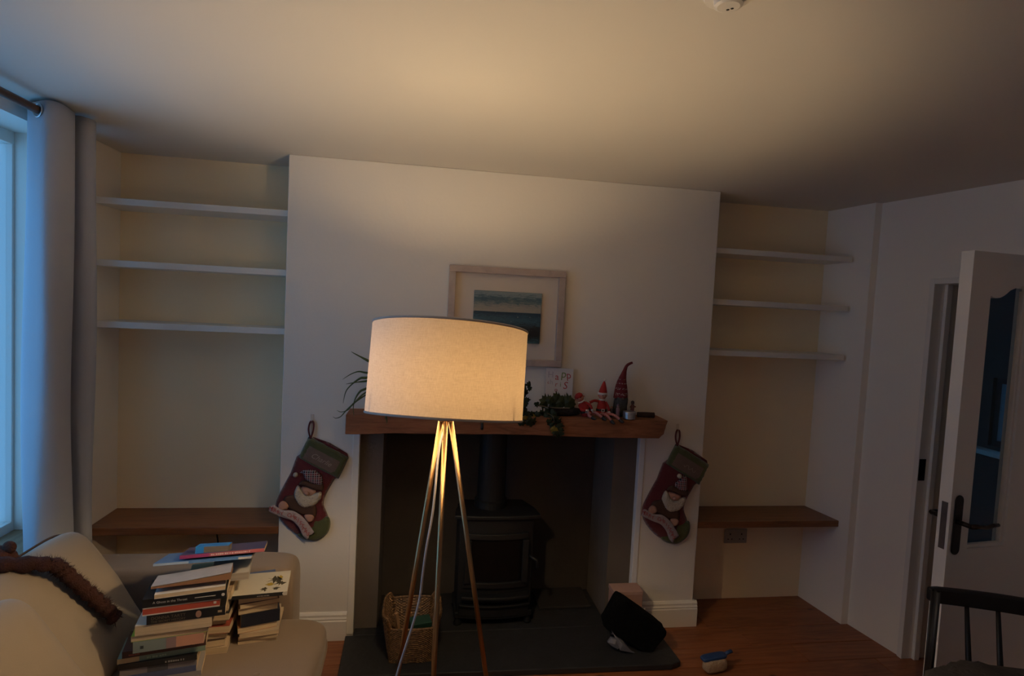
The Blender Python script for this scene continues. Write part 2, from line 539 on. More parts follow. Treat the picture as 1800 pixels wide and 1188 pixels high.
# ------------------------------------------------------------------ shelves and benches in the alcoves
def shelf(x0, x1, z, back, label, side):
    o = MB().box(x0, x1, 2.90, back, z, z+.03).build('wall_shelf', mat('shelf_paint', (.80, .77, .72), .5, .02, 3), bevel=.002)
    tag(o, label, 'shelf', 'white floating shelves in the %s alcove' % side)
for z, nm in ((2.08, 'topmost'), (1.795, 'middle'), (1.51, 'lowest')):
    shelf(XL, -.655, z, 3.13, '%s white floating shelf in the alcove by the curtain' % nm, 'window')
for z, nm in ((2.047, 'topmost'), (1.769, 'middle'), (1.49, 'lowest')):
    shelf(1.53, 2.375, z, 3.115, '%s white floating shelf in the alcove by the door' % nm, 'door')
o = MB().box(XL, -.655, 2.862, 3.13, .535, .572).build('bench_top', BENCHW, bevel=.003)
tag(o, 'brown oak bench shelf above the sofa arm', 'bench shelf')
o = MB().add([(1.53, 2.866, .536), (2.40, 2.866, .536), (2.362, 3.115, .536), (1.53, 3.115, .536), (1.53, 2.866, .572), (2.40, 2.866, .572), (2.362, 3.115, .572), (1.53, 3.115, .572)],
             [(3, 2, 1, 0), (4, 5, 6, 7), (0, 1, 5, 4), (1, 2, 6, 5), (2, 3, 7, 6), (3, 0, 4, 7)]).build('bench_top', BENCHW, bevel=.003)
tag(o, 'brown oak bench shelf in the alcove beside the door', 'bench shelf')

# sockets under the benches
def socket(x, y, z, label, m):
    t = thing('wall_socket', label, 'socket', (x, y, z))
    MB().box(-.073, .073, -.009, 0, -.043, .043).build('face_plate', m, t, bevel=.003)
    hm = mat('socket_dark', (.01, .01, .01), .6)
    for s in (-.037, .037):
        for a, b, c, d in ((s-.004, s+.004, .008, .018), (s-.016, s-.008, -.02, -.014), (s+.008, s+.016, -.02, -.014)):
            MB().box(a, b, -.0096, -.008, c, d).build('pin_hole', hm, t)
        MB().box(s-.006, s+.006, -.012, -.008, .022, .036).build('switch', m, t, bevel=.001)
socket(1.915, 3.115, .388, 'double wall socket under the oak bench beside the door', mat('dull_plastic', (.40, .36, .31), .5, .03, 5))
socket(-1.30, 3.13, .50, 'dark double wall socket under the oak bench by the window', mat('black_nickel', (.03, .027, .025), .4, .1, 9))
t = thing('power_adapter', 'small dark plug adapters under the oak bench behind the sofa', 'adapter', (-1.05, 3.13, .49))
MB().box(-.06, .07, -.045, 0, -.03, .03).build('plug_body', mat('black_plastic', (.015, .015, .016), .5), t, bevel=.006)
MB().tube([(.03, -.03, -.03), (.04, -.02, -.12), (.03, -.02, -.3), (.0, -.02, -.49)], .004, 8).build('cord', mat('black_plastic', (.015, .015, .016)), t, smooth=True)

# ------------------------------------------------------------------ mantel beam
def beam():
    mb = MB()
    X0, Y0, Y1, Z0, Z1 = -.337, 2.70, YC, 1.075, 1.165
    def pt(u, a):
        # a runs round the section
        per = [(Y0, Z0), (Y0, Z1), (Y1, Z1), (Y1, Z0)]
        s = a*4; i = int(s) % 4; f = s-int(s)
        y = per[i][0]+(per[(i+1) % 4][0]-per[i][0])*f; z = per[i][1]+(per[(i+1) % 4][1]-per[i][1])*f
        k = (z-Z0)/(Z1-Z0)
        xr = 1.207+.047*k+.006*math.sin(k*5)
        x = X0+(xr-X0)*u
        n = noise.noise(Vector((x*3.1, y*9, z*9)))*.008 + noise.noise(Vector((x*9, y*20+3, z*20)))*.003
        w = .006*math.sin(x*3.2+.6)
        if y < YC-.004: y += n*.9
        z += w*(1 if z < Z0+.03 else .35) + (n*.6 if k < .95 else n*.15)
        return (x, y, z)
    n = 28; NU = 90
    V = [pt(i/(NU-1), j/n) for i in range(NU) for j in range(n)]
    F = [(i*n+j, i*n+(j+1) % n, (i+1)*n+(j+1) % n, (i+1)*n+j) for i in range(NU-1) for j in range(n)]
    F += [tuple(range(n)), tuple((NU-1)*n+j for j in range(n))[::-1]]
    mb.add(V, F)
    o = mb.build('mantel_beam', BEAMW, weld=True, bevel=.003)
    tag(o, 'rough brown timber mantel beam across the fireplace', 'mantelpiece')
    o.location = (0, 0, 0)
beam()
MT = 1.168      # mantel top
# small hook and bracket under the beam
o = MB().tube([(.30, 2.70, 1.135), (.30, 2.685, 1.13), (.30, 2.682, 1.115), (.30, 2.69, 1.108)], .006, 8).build('beam_hook', IRON, smooth=True)
tag(o, 'small dark iron hook on the face of the mantel beam', 'hook')

# hearth
hm = MB()
hm.prism([(-.31, 2.508), (1.245, 2.478), (1.30, 2.50), (1.29, 2.825), (-.318, 2.825)], 0.002, .03)
hm.prism([(-.28, 2.825), (1.165, 2.825), (1.165, 2.89), (1.035, 2.89), (1.035, 3.218), (-.168, 3.218), (-.168, 2.89), (-.28, 2.89)], 0.002, .03)
tag(hm.build('hearth_slab', SLATE, bevel=.004), 'dark grey slate hearth slab under the stove', 'hearth')
o = MB().box(.70, 1.0, 3.0, 3.215, .031, .046).build('back_hearth_tile', mat('soot_slate', (.02, .018, .018), .8, .3, 12, .3), bevel=.004)
tag(o, 'sooty raised slab in the corner behind the stove', 'hearth tile')

# ------------------------------------------------------------------ stove
def stove():
    cx, cy = .425, 2.97
    t = thing('wood_stove', 'black cast iron wood-burning stove in the fireplace', 'stove', (cx, cy, .03))
    bow = lambda x, d, w: d-.022*(1-(x/w)**2)
    def slab(mb, w, yb, yf, z0, z1, n=10):
        pts = [(-w+2*w*i/n, yf-.03*(1-((-w+2*w*i/n)/w)**2)) for i in range(n+1)] + [(w, yb), (-w, yb)]
        mb.prism(pts, z0, z1)
    b = MB(); slab(b, .195, .12, -.095, .07, .575); b.build('body', IRON, t, bevel=.006)
    tp = MB()
    pts = [(-.225+.45*i/10, -.125-.02*(1-((-.225+.45*i/10)/.225)**2)) for i in range(11)] + [(.215, -.02), (.165, .12), (-.165, .12), (-.215, -.02)]
    tp.prism(pts, .575, .597); tp.build('top_plate', IRON, t, bevel=.006)
    pl = MB(); slab(pl, .205, .12, -.10, .045, .075); pl.build('plinth', IRON, t, bevel=.005)
    for x in (-.185, .185):
        for y in (-.08, .10):
            MB().lathe([(.02, .002), (.022, .012), (.014, .03), (.018, .05)], 12, Matrix.Translation((x, y, 0))).build('leg', IRON, t, smooth=True)
    def front(mb, w, z0, z1, d0, d1, n=12, c=.0):
        pts = [(c-w+2*w*i/n, -.095-d1-.03*(1-((-w+2*w*i/n)/.195)**2)) for i in range(n+1)]
        pts += [(c+w-2*w*i/n, -.095-d0-.03*(1-((w-2*w*i/n)/.195)**2)) for i in range(n+1)]
        mb.prism(pts, z0, z1)
    d = MB(); front(d, .165, .47, .50, 0, .018); front(d, .165, .215, .245, 0, .018)
    for s in (-1, 1): front(d, .016, .245, .47, 0, .018, 4, s*.149)
    dr = d.build('door', IRON, t, bevel=.003)
    g = MB(); front(g, .135, .245, .47, -.002, .004)
    gm = mat('sooty_glass', (.004, .0035, .0035), .35, .3, 8, spec=.25)
    g.build('door_glass', gm, dr)
    h = MB().tube([(.172, -.118, .38), (.185, -.15, .38), (.205, -.155, .37), (.21, -.155, .33)], [.007, .007, .008, .010], 10); h.build('handle', STEEL if False else IRON, dr, smooth=True)
    a = MB(); front(a, .175, .165, .183, 0, .05); a.build('log_lip', IRON, t, bevel=.005)
    a = MB(); front(a, .185, .06, .118, 0, .012); dw = a.build('ash_drawer', IRON, t, bevel=.004)
    a = MB(); front(a, .185, .118, .128, 0, .03); a.build('drawer_lip', IRON, dw, bevel=.003)
    f = MB().lathe([(.088, .597), (.088, .632), (.076, .64), (.075, .9), (.075, 1.12)], 28, Matrix.Translation((-.025, .03, 0)))
    f.build('flue_pipe', IRON, t, smooth=True).data.polygons.foreach_set('use_smooth', [False]*len(f.f))
stove()

# ------------------------------------------------------------------ floor lamp
def floor_lamp():
    L = Vector((.079, 1.70, 0))
    t = thing('floor_lamp', 'tripod floor lamp with brass legs and a glowing linen drum shade', 'lamp', L)
    HZ = 1.355
    TL = Matrix.Translation((0, 0, 1.497)) @ Matrix.Rotation(math.radians(2.3), 4, 'Y') @ Matrix.Rotation(math.radians(-9), 4, 'X')
    R, HH = .231, .131
    # shade cloth
    m, nt, b, LK = nodes_of('shade_linen')
    v = coords(nt, (1, 1, 1), False)
    w1 = noise_tex(nt, coords(nt, (14, 14, 240), False), 3, 3, .6)
    w2 = noise_tex(nt, coords(nt, (170, 170, 12), False), 3, 3, .6)
    ad = nt.nodes.new('ShaderNodeMath'); ad.operation = 'ADD'
    LK.new(w1, ad.inputs[0]); LK.new(w2, ad.inputs[1])
    hf = nt.nodes.new('ShaderNodeMath'); hf.operation = 'MULTIPLY'; hf.inputs[1].default_value = .5
    LK.new(ad.outputs[0], hf.inputs[0])
    colr = ramp(nt, hf.outputs[0], ((.33, SH_D), (.62, SH_L)))
    colt = ramp(nt, hf.outputs[0], ((.33, ST_D), (.62, ST_L)))
    nt.nodes.remove(b)
    df = nt.nodes.new('ShaderNodeBsdfDiffuse'); tl = nt.nodes.new('ShaderNodeBsdfTranslucent'); sh = nt.nodes.new('ShaderNodeAddShader')
    LK.new(colr, df.inputs[0]); LK.new(colt, tl.inputs[0])
    LK.new(df.outputs[0], sh.inputs[0]); LK.new(tl.outputs[0], sh.inputs[1])
    LK.new(sh.outputs[0], nt.nodes['Material Output'].inputs[0])
    s = MB(); n = 72
    V = [(R*math.cos(2*PI*j/n), R*math.sin(2*PI*j/n), z) for z in (-HH, -HH*.33, HH*.33, HH) for j in range(n)]
    F = [(i*n+j, i*n+(j+1) % n, (i+1)*n+(j+1) % n, (i+1)*n+j) for i in range(3) for j in range(n)]
    s.add(V, F, TL)
    sh_o = s.build('lamp_shade', m, t, smooth=True)
    rimm = mat('shade_rim', (.50, .46, .42), .8, .05, 20)
    for z in (-HH, HH):
        r = MB()
        ring = [(R*math.cos(2*PI*j/n), R*math.sin(2*PI*j/n), z) for j in range(n)]
        V = []; k = 8
        for p in ring:
            d = Vector((p[0], p[1], 0)).normalized()
            for q in range(k):
                a = 2*PI*q/k
                V.append(Vector(p)+d*.0026*math.cos(a)+Vector((0, 0, .0034*math.sin(a))))
        F = [(j*k+q, j*k+(q+1) % k, ((j+1) % n)*k+(q+1) % k, ((j+1) % n)*k+q) for j in range(n) for q in range(k)]
        r.add(V, F, TL); r.build('rim_band', rimm, sh_o, smooth=True)
    sp = MB()
    for a in (1.45, 1.45+2*PI/3, 1.45+4*PI/3):
        sp.tube([(0.018*math.cos(a), .018*math.sin(a), -.06), (R*.6*math.cos(a), R*.6*math.sin(a), -.06), (R*math.cos(a), R*math.sin(a), -HH+.003)], .0022, 6, xf=TL)
    sp.build('spider_ring', STEEL, sh_o, smooth=True)
    # lamp holder and bulb
    hd = MB().lathe([(.012, HZ), (.012, HZ+.03), (.034, HZ+.034), (.034, HZ+.04), (.019, HZ+.046), (.019, HZ+.06), (.013, HZ+.063)], 20)  # wide skirt disc added under the bulb to shade the leg tops
    hd.build('bulb_holder', WHITEP, t, smooth=False)
    bz = 1.462
    bl = MB().lathe([(.012, bz-.045), (.014, bz-.03), (.026, bz-.008), (.0295, bz+.012), (.024, bz+.03), (.012, bz+.04), (1e-7, bz+.0415)], 20)
    bl.build('bulb', emission('bulb_glow', BULB_COL, BULB_S), t, smooth=True)
    # hub
    hb = MB().lathe([(.022, HZ-.006), (.024, HZ-.003), (.024, HZ+.003), (.022, HZ+.006)], 28); hb.build('hub', BRASS, t, smooth=False, bevel=.001)
    for ang, rad in ((24, .285), (144, .215), (266, .215)):
        a = math.radians(ang)
        top = Vector((.0165*math.cos(a), .0165*math.sin(a), HZ-.004)); ft = Vector((rad*math.cos(a), rad*math.sin(a), .004))
        lg = MB().tube([top, top.lerp(ft, .5), ft], .0078, 14)
        lo2 = lg.build('leg', BRASS, t, smooth=True)
        MB().tube([ft+Vector((0, 0, .012)), ft], .0095, 12).build('foot_cap', mat('rubber', (.02, .02, .02), .8), lo2, smooth=False)
    # cord running down the front leg then away across the floor
    c = []
    P = lambda u, v, Y: at(u, v, Y)-L
    c = [Vector((0, -.012, HZ-.01)), P(772, 790, 1.66), P(765, 860, 1.62), P(760, 905, 1.61), P(750, 960, 1.60), P(743, 1010, 1.60), P(738, 1050, 1.60), P(728, 1090, 1.60), P(712, 1140, 1.60), P(698, 1185, 1.60)]
    e = c[-1]
    c += [e+Vector((-.03, 0, -.15)), e+Vector((-.05, .02, -.35)), Vector((e.x-.05, e.y+.05, .006)), Vector((e.x-.2, e.y-.1, .006)), Vector((e.x-.35, e.y-.4, .006))]
    sm = []
    for i in range(len(c)-1):
        p0, p1, p2, p3 = c[max(i-1, 0)], c[i], c[i+1], c[min(i+2, len(c)-1)]
        for k in range(5):
            q = k/5
            sm.append(.5*((2*p1)+(p2-p0)*q+(2*p0-5*p1+4*p2-p3)*q*q+(3*p1-p0-3*p2+p3)*q**3))
    sm.append(c[-1])
    MB().tube(sm, .0034, 8).build('power_cord', mat('pale_flex', (.55, .52, .52), .5, .03, 9), t, smooth=True)
SH_D, SH_L = (.60, .54, .46), (.74, .68, .60)
ST_D, ST_L = (.0365, .0255, .0147), (.051, .0368, .0226)
floor_lamp()

# ------------------------------------------------------------------ curtain and pole
def spow(c, e): return math.copysign(abs(c)**e, c)
def superq(mb, a, b, c, e1, e2, nu=40, nv=24, xf=None, wob=0., seed=0.):
    def fn(u, v):
        th = 2*PI*u; ph = -PI/2+PI*v
        cp = max(0., math.cos(ph))
        x = a*spow(cp, e1)*spow(math.cos(th), e2); y = b*spow(cp, e1)*spow(math.sin(th), e2); z = c*spow(math.sin(ph), e1)
        if wob:
            k = 1+wob*noise.noise(Vector((x*6+seed, y*6, z*6)))
            x *= k; y *= k; z *= k
        return (x, y, z)
    mb.grid(fn, nu, nv, xf, wrap=True)
def catmull(c, k=6):
    c = [Vector(p) for p in c]; out = []
    for i in range(len(c)-1):
        p0, p1, p2, p3 = c[max(i-1, 0)], c[i], c[i+1], c[min(i+2, len(c)-1)]
        for j in range(k):
            q = j/k
            out.append(.5*((2*p1)+(p2-p0)*q+(2*p0-5*p1+4*p2-p3)*q*q+(3*p1-p0-3*p2+p3)*q**3))
    out.append(c[-1])
    return out

PX, PZ = -1.392, 2.318
t = thing('curtain', 'grey eyelet curtain bunched at the edge of the window', 'curtain', (PX, 2.45, 0))
plan = catmull([(-1.480, 2.45, 0), (-1.474, 2.40, 0), (-1.445, 2.355, 0), (-1.40, 2.322, 0), (-1.36, 2.308, 0), (-1.333, 2.335, 0), (-1.325, 2.38, 0), (-1.33, 2.42, 0), (-1.345, 2.44, 0), (-1.39, 2.435, 0), (-1.45, 2.455, 0), (-1.455, 2.495, 0), (-1.39, 2.49, 0),
                (-1.335, 2.48, 0), (-1.308, 2.505, 0), (-1.325, 2.55, 0), (-1.37, 2.56, 0), (-1.44, 2.565, 0), (-1.455, 2.605, 0)], 6)
n = len(plan)
def cfn(u, v):
    i = u*(n-1); a = int(i); b = min(a+1, n-1)
    p = plan[a].lerp(plan[b], i-a)
    z = .645+(2.352-.645)*v
    k = 1-v
    w = 1+.12*k+.05*math.sin(9*u+3*k)*k
    return (PX+(p.x-PX)*w+.01*math.sin(v*7+u*20)*k, 2.46+(p.y-2.46)*(1+.12*k)-.01*k, z+.004*math.sin(u*30))
cm = MB(); cm.grid(cfn, n, 26)
co = cm.build('cloth', CURT, t, smooth=True, world=True)
so = co.modifiers.new('thickness', 'SOLIDIFY'); so.thickness = .003
for yy, ax in ((2.316, -.9), (2.436, 0.), (2.49, 0.), (2.562, 0.)):
    ring = MB()
    R0 = Matrix.Translation((PX, yy, PZ)) @ Matrix.Rotation(ax*.6, 4, 'Z') @ Matrix.Rotation(PI/2, 4, 'X')
    V = []; F = []; N1, N2 = 24, 8
    for i in range(N1):
        for j in range(N2):
            q = 2*PI*i/N1; w = 2*PI*j/N2; r = .023+.004*math.cos(w)
            V.append((r*math.cos(q), r*math.sin(q), .003*math.sin(w)))
    F = [(i*N2+j, i*N2+(j+1) % N2, ((i+1) % N1)*N2+(j+1) % N2, ((i+1) % N1)*N2+j) for i in range(N1) for j in range(N2)]
    ring.add(V, F, R0); ring.build('eyelet', STEEL, t, smooth=True, world=True)
t = thing('curtain_pole', 'wooden curtain pole running above the window', 'curtain pole', (PX, 1.7, PZ))
MB().tube([(PX, .65, PZ), (PX, 2.60, PZ)], .0145, 16).build('rod', POLEW, t, smooth=True, world=True)
MB().lathe([(.0145, 0), (.019, .003), (.019, .012), (1e-7, .013)], 16, Matrix.Translation((PX, 2.60, PZ)) @ Matrix.Rotation(-PI/2, 4, 'X')).build('end_cap', POLEW, t, smooth=False, world=True)
for yy in (.75, 2.588):
    MB().tube([(PX, yy, PZ), (XL, yy, PZ)], .008, 8).lathe([(.03, 0), (.03, .006)], 16, Matrix.Translation((XL+.006, yy, PZ)) @ Matrix.Rotation(-PI/2, 4, 'Y')).build('bracket', POLEW, t, world=True)

# ------------------------------------------------------------------ sofa and what lies on it
SEAT = .43
t = thing('sofa', 'beige linen sofa along the window wall', 'sofa', (-.9, 1.5, 0))
MB().box(-1.40, -.42, .55, 2.50, .09, .29).build('base', SOFA, t, bevel=.02, seg=3, world=True)
def soft(name, c, h, e1, e2, m, parent, wob=.015, nu=48, nv=26, xf=None):
    mb = MB(); superq(mb, *h, e1, e2, nu, nv, (xf or Matrix()) , wob, c[1]*3)
    for i, v in enumerate(mb.v): mb.v[i] = v+Vector(c)
    return mb.build(name, m, parent, smooth=True, world=True)
for yc, hy in ((1.875, .435), (1.0, .435)):
    sc_ = soft('seat_cushion', (-.755, yc, .355), (.44, hy, .083), .32, .22, SOFA, t)
    seam = MB()
    loop = []
    for i in range(73):
        th = 2*PI*i/72
        loop.append((-.755+.442*spow(math.cos(th), .22), yc+(hy+.002)*spow(math.sin(th), .22), .355))
    seam.tube(loop, .004, 6, caps=False).build('piping', SOFA, sc_, smooth=True, world=True)
    if yc > 1.5:
        for bx in (-.62, -.50):
            MB().ball((bx, 1.93, .4355), .012, 10, sz=.4).build('button', SOFA, sc_, smooth=True, world=True)
soft('arm', (-.935, 2.418, .322), (.462, .088, .290), .16, .16, SOFA, t, .01)
soft('arm', (-.935, .47, .322), (.462, .088, .290), .16, .16, SOFA, t, .01)
soft('back', (-1.335, 1.45, .39), (.085, 1.05, .30), .2, .15, SOFA, t, .01)
for x in (-1.34, -.5):
    for y in (.6, 2.45):
        MB().lathe([(.022, 0), (.028, .09)], 14, Matrix.Translation((x, y, 0))).build('leg', mat('dark_wood', (.05, .028, .016), .5), t, world=True)

SV = Vector((-.54, 0, .84)).normalized(); NV = Vector((.84, 0, .54)).normalized(); YV = Vector((0, 1, 0))
def cushion(yc, fwd, label, hw=.285, yaw=0., up=0.):
    fm = Vector((-1.055, yc, .655+up)) + Vector((fwd, 0, 0))
    c = fm - NV*.075
    Rz = Matrix.Rotation(yaw, 3, 'Z')
    X = Matrix((Rz @ YV, Rz @ SV, Rz @ NV)).transposed().to_4x4()
    X.translation = Vector((0, 0, 0))
    t = thing('back_cushion', label, 'cushion', c, group='cushions leaning on the sofa back')
    mb = MB(); superq(mb, hw, .245, .088, .55, .30, 56, 30, X, .03, yc*5)
    body = mb.build('cushion_cover', CUSH, t, smooth=True)
    lp = [X @ Vector((hw*1.004*spow(math.cos(a), .30), .246*spow(math.sin(a), .30), 0)) for a in [2*PI*i/80 for i in range(81)]]
    MB().tube(lp, .0042, 6, caps=False).build('piping', mat('brown_piping', (.12, .07, .05), .9), body, smooth=True)
    return c, X
cushion(1.955, 0.0, 'cream linen back cushion next to the far sofa arm')
cushion(1.50, .085, 'cream linen back cushion nearest the viewer, below the brown fluffy scarf', .30, 0., -.02)
# brown fluffy scarf between the cushions
def on_plane(u, v, p0, nrm):
    d = RI*((u-900)/F_PX) + DN*((v-594)/F_PX) + FW
    o = Vector((0, 0, CAM_H))
    return o + d*((p0-o).dot(nrm)/d.dot(nrm))
p0 = Vector((-1.055, 2, .655)) + NV*.045
path = [on_plane(u, v, p0, NV) for u, v in ((92, 993), (110, 1003), (130, 1020), (150, 1038), (170, 1055), (188, 1071), (204, 1088))]
top = path[0]
path = [Vector((top.x-.22, top.y-.16, top.z+.0)), Vector((top.x-.13, top.y-.09, top.z+.035)), Vector((top.x-.05, top.y-.035, top.z+.02))] + path
path = catmull(path, 6)
t = thing('fluffy_scarf', 'brown fluffy scarf draped between the two sofa cushions', 'scarf', path[0])
FUR = mat('brown_fur', (.055, .018, .012), 1.0, .35, 40, .6, bscale=200)
kf = len(path)
mb = MB().tube(path, [.026+.004*math.sin(i*1.7) for i in range(kf)], 14, flat=.8)
for i, v in enumerate(mb.v): mb.v[i] = v + Vector((noise.noise(v*60), noise.noise(v*60+Vector((9, 0, 0))), noise.noise(v*60+Vector((0, 9, 0)))))*.005
mb.build('scarf_body', FUR, t, smooth=True, world=True)
hair = MB(); rr = random.Random(5)
for _ in range(1800):
    i = rr.randrange(1, kf-1); p = path[i].lerp(path[i+1], rr.random())
    d = Vector((rr.gauss(0, 1), rr.gauss(0, 1), rr.gauss(0, 1))).normalized()
    tt = (path[i+1]-path[i-1]).normalized(); d = (d-tt*d.dot(tt)*.6).normalized()
    s0 = p+d*.019; e0 = p+d*(.03+rr.random()*.007)+tt*rr.uniform(-.008, .008)
    sd = d.cross(tt).normalized()*.0016
    hair.add([s0+sd, s0-sd, e0], [(0, 1, 2)])
ho_ = hair.build('fur_pile', FUR, t, world=True); ho_['kind'] = 'stuff'
# plush toy at the window end of the sofa
c = at(-6, 990, 1.93)
t = thing('plush_toy', 'brown plush toy peeping over the sofa by the window', 'toy', c)
TOY = mat('toy_plush', (.10, .035, .02), 1.0, .3, 40, .6, bscale=180)
MB().ball((0, 0, 0), .055, 18, sx=.95, sy=1, sz=.95).build('head', TOY, t, smooth=True)
MB().ball((.015, -.02, -.10), .06, 16, sz=1.2).build('body', TOY, t, smooth=True)
MB().ball((.035, -.035, -.005), .022, 12).build('muzzle', mat('toy_tan', (.45, .2, .08), 1.), t, smooth=True)
for s in (-1, 1): MB().ball((s*.035, 0, .05), .02, 12, sy=.6).build('ear', TOY, t, smooth=True)

# ------------------------------------------------------------------ books
def book(label, pos, yaw, L, D, T, col, spine_front=True, group='books heaped on the sofa seat', bands=(), title=None, cat='book', hard=False, name='paperback_book', pages=None, lean=0.):
    t = thing(name, label, cat, pos, math.radians(yaw), group)
    if lean: t.rotation_euler = (math.radians(lean), 0, math.radians(yaw))
    b = .0028 if hard else .0013
    ov = .003 if hard else 0.
    key = 'cover_%02x%02x%02x' % tuple(int(255*min(1, c)) for c in col)
    cmat = mat(key, col, .38, .06, 14)
    m = MB()
    m.box(0, L, 0, D, 0, b).box(0, L, 0, D, T-b, T)
    if spine_front: m.box(0, L, 0, b, b, T-b)
    else: m.box(0, L, D-b, D, b, T-b)
    cv = m.build('cover', cmat, t)
    y0, y1 = (b, D-ov) if spine_front else (ov, D-b)
    MB().box(ov, L-ov, y0, y1, b, T-b).build('page_block', pages or PAGES, t)
    for a, e, c in bands:
        MB().box(L*a, L*e, -.0006, .0004, .0004, T-.0004).build('spine_band', mat('band_%02x%02x%02x' % tuple(int(255*min(1, q)) for q in c), c, .4, .06, 14), cv)
    for s, size, x, z, c, al in (title or ()):
        mm = MB()
        xf = Matrix.Translation((x, -.0008, z)) @ Matrix.Rotation(PI/2, 4, 'X')
        if s[0] == '#':         # print too small to read in the photo: plain marks
            rm = random.Random(len(s)*7+int(x*1000)); xx = 0.
            for _ in range(len(s)):
                w_ = size*rm.uniform(.35, .8)
                mm.box(xx, xx+w_, 0, size*rm.uniform(.55, .75), 0, .0003, xf); xx += w_+size*rm.choice((.18, .18, .5))
        else:
            text_mb(mm, s, size, xf, align=al, thick=.0002)
        mm.build('lettering', mat('ink_%02x%02x%02x' % tuple(int(255*min(1, q)) for q in c), c, .5, .02, 9), cv)
    return t
GA = 'books in the front stack on the sofa'
GB = 'books in the middle stack on the sofa'
GC = 'books in the stack beside the sofa arm'
YA = 1.885
def stackX(px): return (px-252)*.00188 - .829
WHT = (.62, .58, .52)
A = [  # bottom to top: thickness, left px, length px, colour, spine towards the viewer, bands, title, label
    (.020, 222, 110, (.32, .30, .30), True, (), None, 'grey paperback at the very bottom of the front book stack'),
    (.018, 216, 108, (.10, .12, .22), True, (), None, 'navy paperback second from the bottom of the front book stack'),
    (.021, 212, 112, (.25, .23, .24), True, ((.35, .62, (.10, .10, .11)),), None, 'grey spined paperback below the black one low in the front stack'),
    (.017, 210, 115, (.018, .017, .018), True, (), (('########', .008, .13, .005, (.35, .33, .3), 'LEFT'),), 'thin black paperback near the bottom of the front stack'),
    (.017, 208, 128, (.20, .30, .26), True, ((0, .24, (.55, .42, .25)),), (('#######', .009, .08, .005, (.35, .5, .42), 'LEFT'),), 'teal and cream spined paperback in the front stack'),
    (.021, 215, 122, (.085, .035, .03), True, (), (('######', .007, .018, .006, (.35, .10, .07), 'LEFT'), ('####', .006, .195, .008, (.4, .25, .2), 'LEFT')), 'dark brown spined paperback in the front stack'),
    (.036, 234, 103, (.24, .30, .29), True, ((.46, .60, (.33, .22, .22)), (.60, 1.0, (.62, .32, .22))), (('#', .014, .02, .012, (.05, .06, .06), 'LEFT'),), 'thick book with teal and salmon pink spine in the front stack'),
    (.019, 231, 112, (.30, .42, .05), False, (), None, 'lime green paperback with its page edges facing out in the front stack'),
    (.033, 237, 112, (.60, .50, .38), False, (), None, 'thick cream paperback page edges out under the black novel'),
    (.029, 254, 116, (.012, .012, .013), True, (), (('DONNA TARTT', .0135, .012, .0145, (.17, .13, .09), 'LEFT'), ('THE SECRET HISTORY', .0098, .012, .004, (.17, .13, .09), 'LEFT')), 'thick black novel with gold lettering and an oval portrait on its spine'),
    (.026, 248, 113, (.50, .085, .05), True, (), None, 'red spined paperback between two black books'),
    (.027, 248, 124, (.012, .012, .013), True, (), (('A Ghost in the Throat', .0105, .028, .010, (.72, .68, .62), 'LEFT'),), 'black paperback with white serif title under the cream page edges'),
    (.014, 266, 104, (.66, .62, .58), False, (), None, 'slim white paperback page edges out on top of the black book'),
]
z = SEAT+.004
rj = random.Random(11)
for i, (T, px, lp, col, sf, bands, title, label) in enumerate(A):
    L = lp*.00192
    D = .128+rj.uniform(-.004, .01)
    yaw = 12.5+rj.uniform(-2.0, 2.0)
    t = book(label, (stackX(px)+.004, YA-(px-252)*.0002+rj.uniform(-.004, .004), z), yaw, L, D, T, col, sf, GA, bands, title)
    if 'oval portrait' in label:
        MB().lathe([(.0095, 0), (.0095, .0008)], 20, Matrix.Translation((.145, -.0003, T/2)) @ Matrix.Rotation(PI/2, 4, 'X') @ Matrix.Diagonal((.9, 1.2, 1, 1))).build('portrait_oval', mat('portrait_flesh', (.38, .22, .16), .5), t)
        MB().box(L-.022, L-.010, -.0006, .0002, .011, .018).build('publisher_mark', mat('gold_mark', (.4, .3, .18), .5), t)
    if 'red spined' in label:
        MB().box(0, L, -.0007, .0003, T-.004, T).build('white_edge', mat('edge_white', WHT, .5), t)
        MB().box(0, L, -.0007, .0003, 0, .0035).build('white_edge', mat('edge_white', WHT, .5), t)
        MB().box(L-.018, L-.010, -.0010, .0002, .011, .018).build('publisher_mark', mat('edge_white', WHT, .5), t)
    if 'white serif' in label:
        MB().lathe([(.005, 0), (.005, .0007)], 16, Matrix.Translation((L-.011, -.0003, T/2)) @ Matrix.Rotation(PI/2, 4, 'X')).build('publisher_mark', mat('edge_white', WHT, .5), t)
        MB().box(.145, .205, -.0007, .0002, .0125, .0145).build('author_line', mat('edge_white', WHT, .5), t)
    z += T+.0008
ZA = z
# kraft notebook with a curling cover on top of the front stack
t = thing('notebook', 'brown paper notebook with a curling pale cover on the front stack', 'notebook', (stackX(262), YA+.003, ZA+.016), math.radians(13.5), GA)
t.rotation_euler = (math.radians(-9), 0, math.radians(13.5))
m = MB()
NBL = .225
def nb(z0f, z1f):
    V = []; F = []; k = 12
    for i in range(k+1):
        x = NBL*i/k
        for yv in (0, .115):
            V.append((x, yv, z0f(x))); V.append((x, yv, z1f(x)))
    for i in range(k):
        a = i*4; b = a+4
        F += [(a, a+1, b+1, b), (a+2, b+2, b+3, a+3), (a+1, a+3, b+3, b+1), (a, b, b+2, a+2)]
    F += [(0, 2, 3, 1), (k*4, k*4+1, k*4+3, k*4+2)]
    return V, F
m.add(*nb(lambda x: .0006, lambda x: .006+.016*(x/NBL)**1.3)); m.build('leaves', mat('kraft_paper', (.27, .135, .065), .9, .15, 20), t)
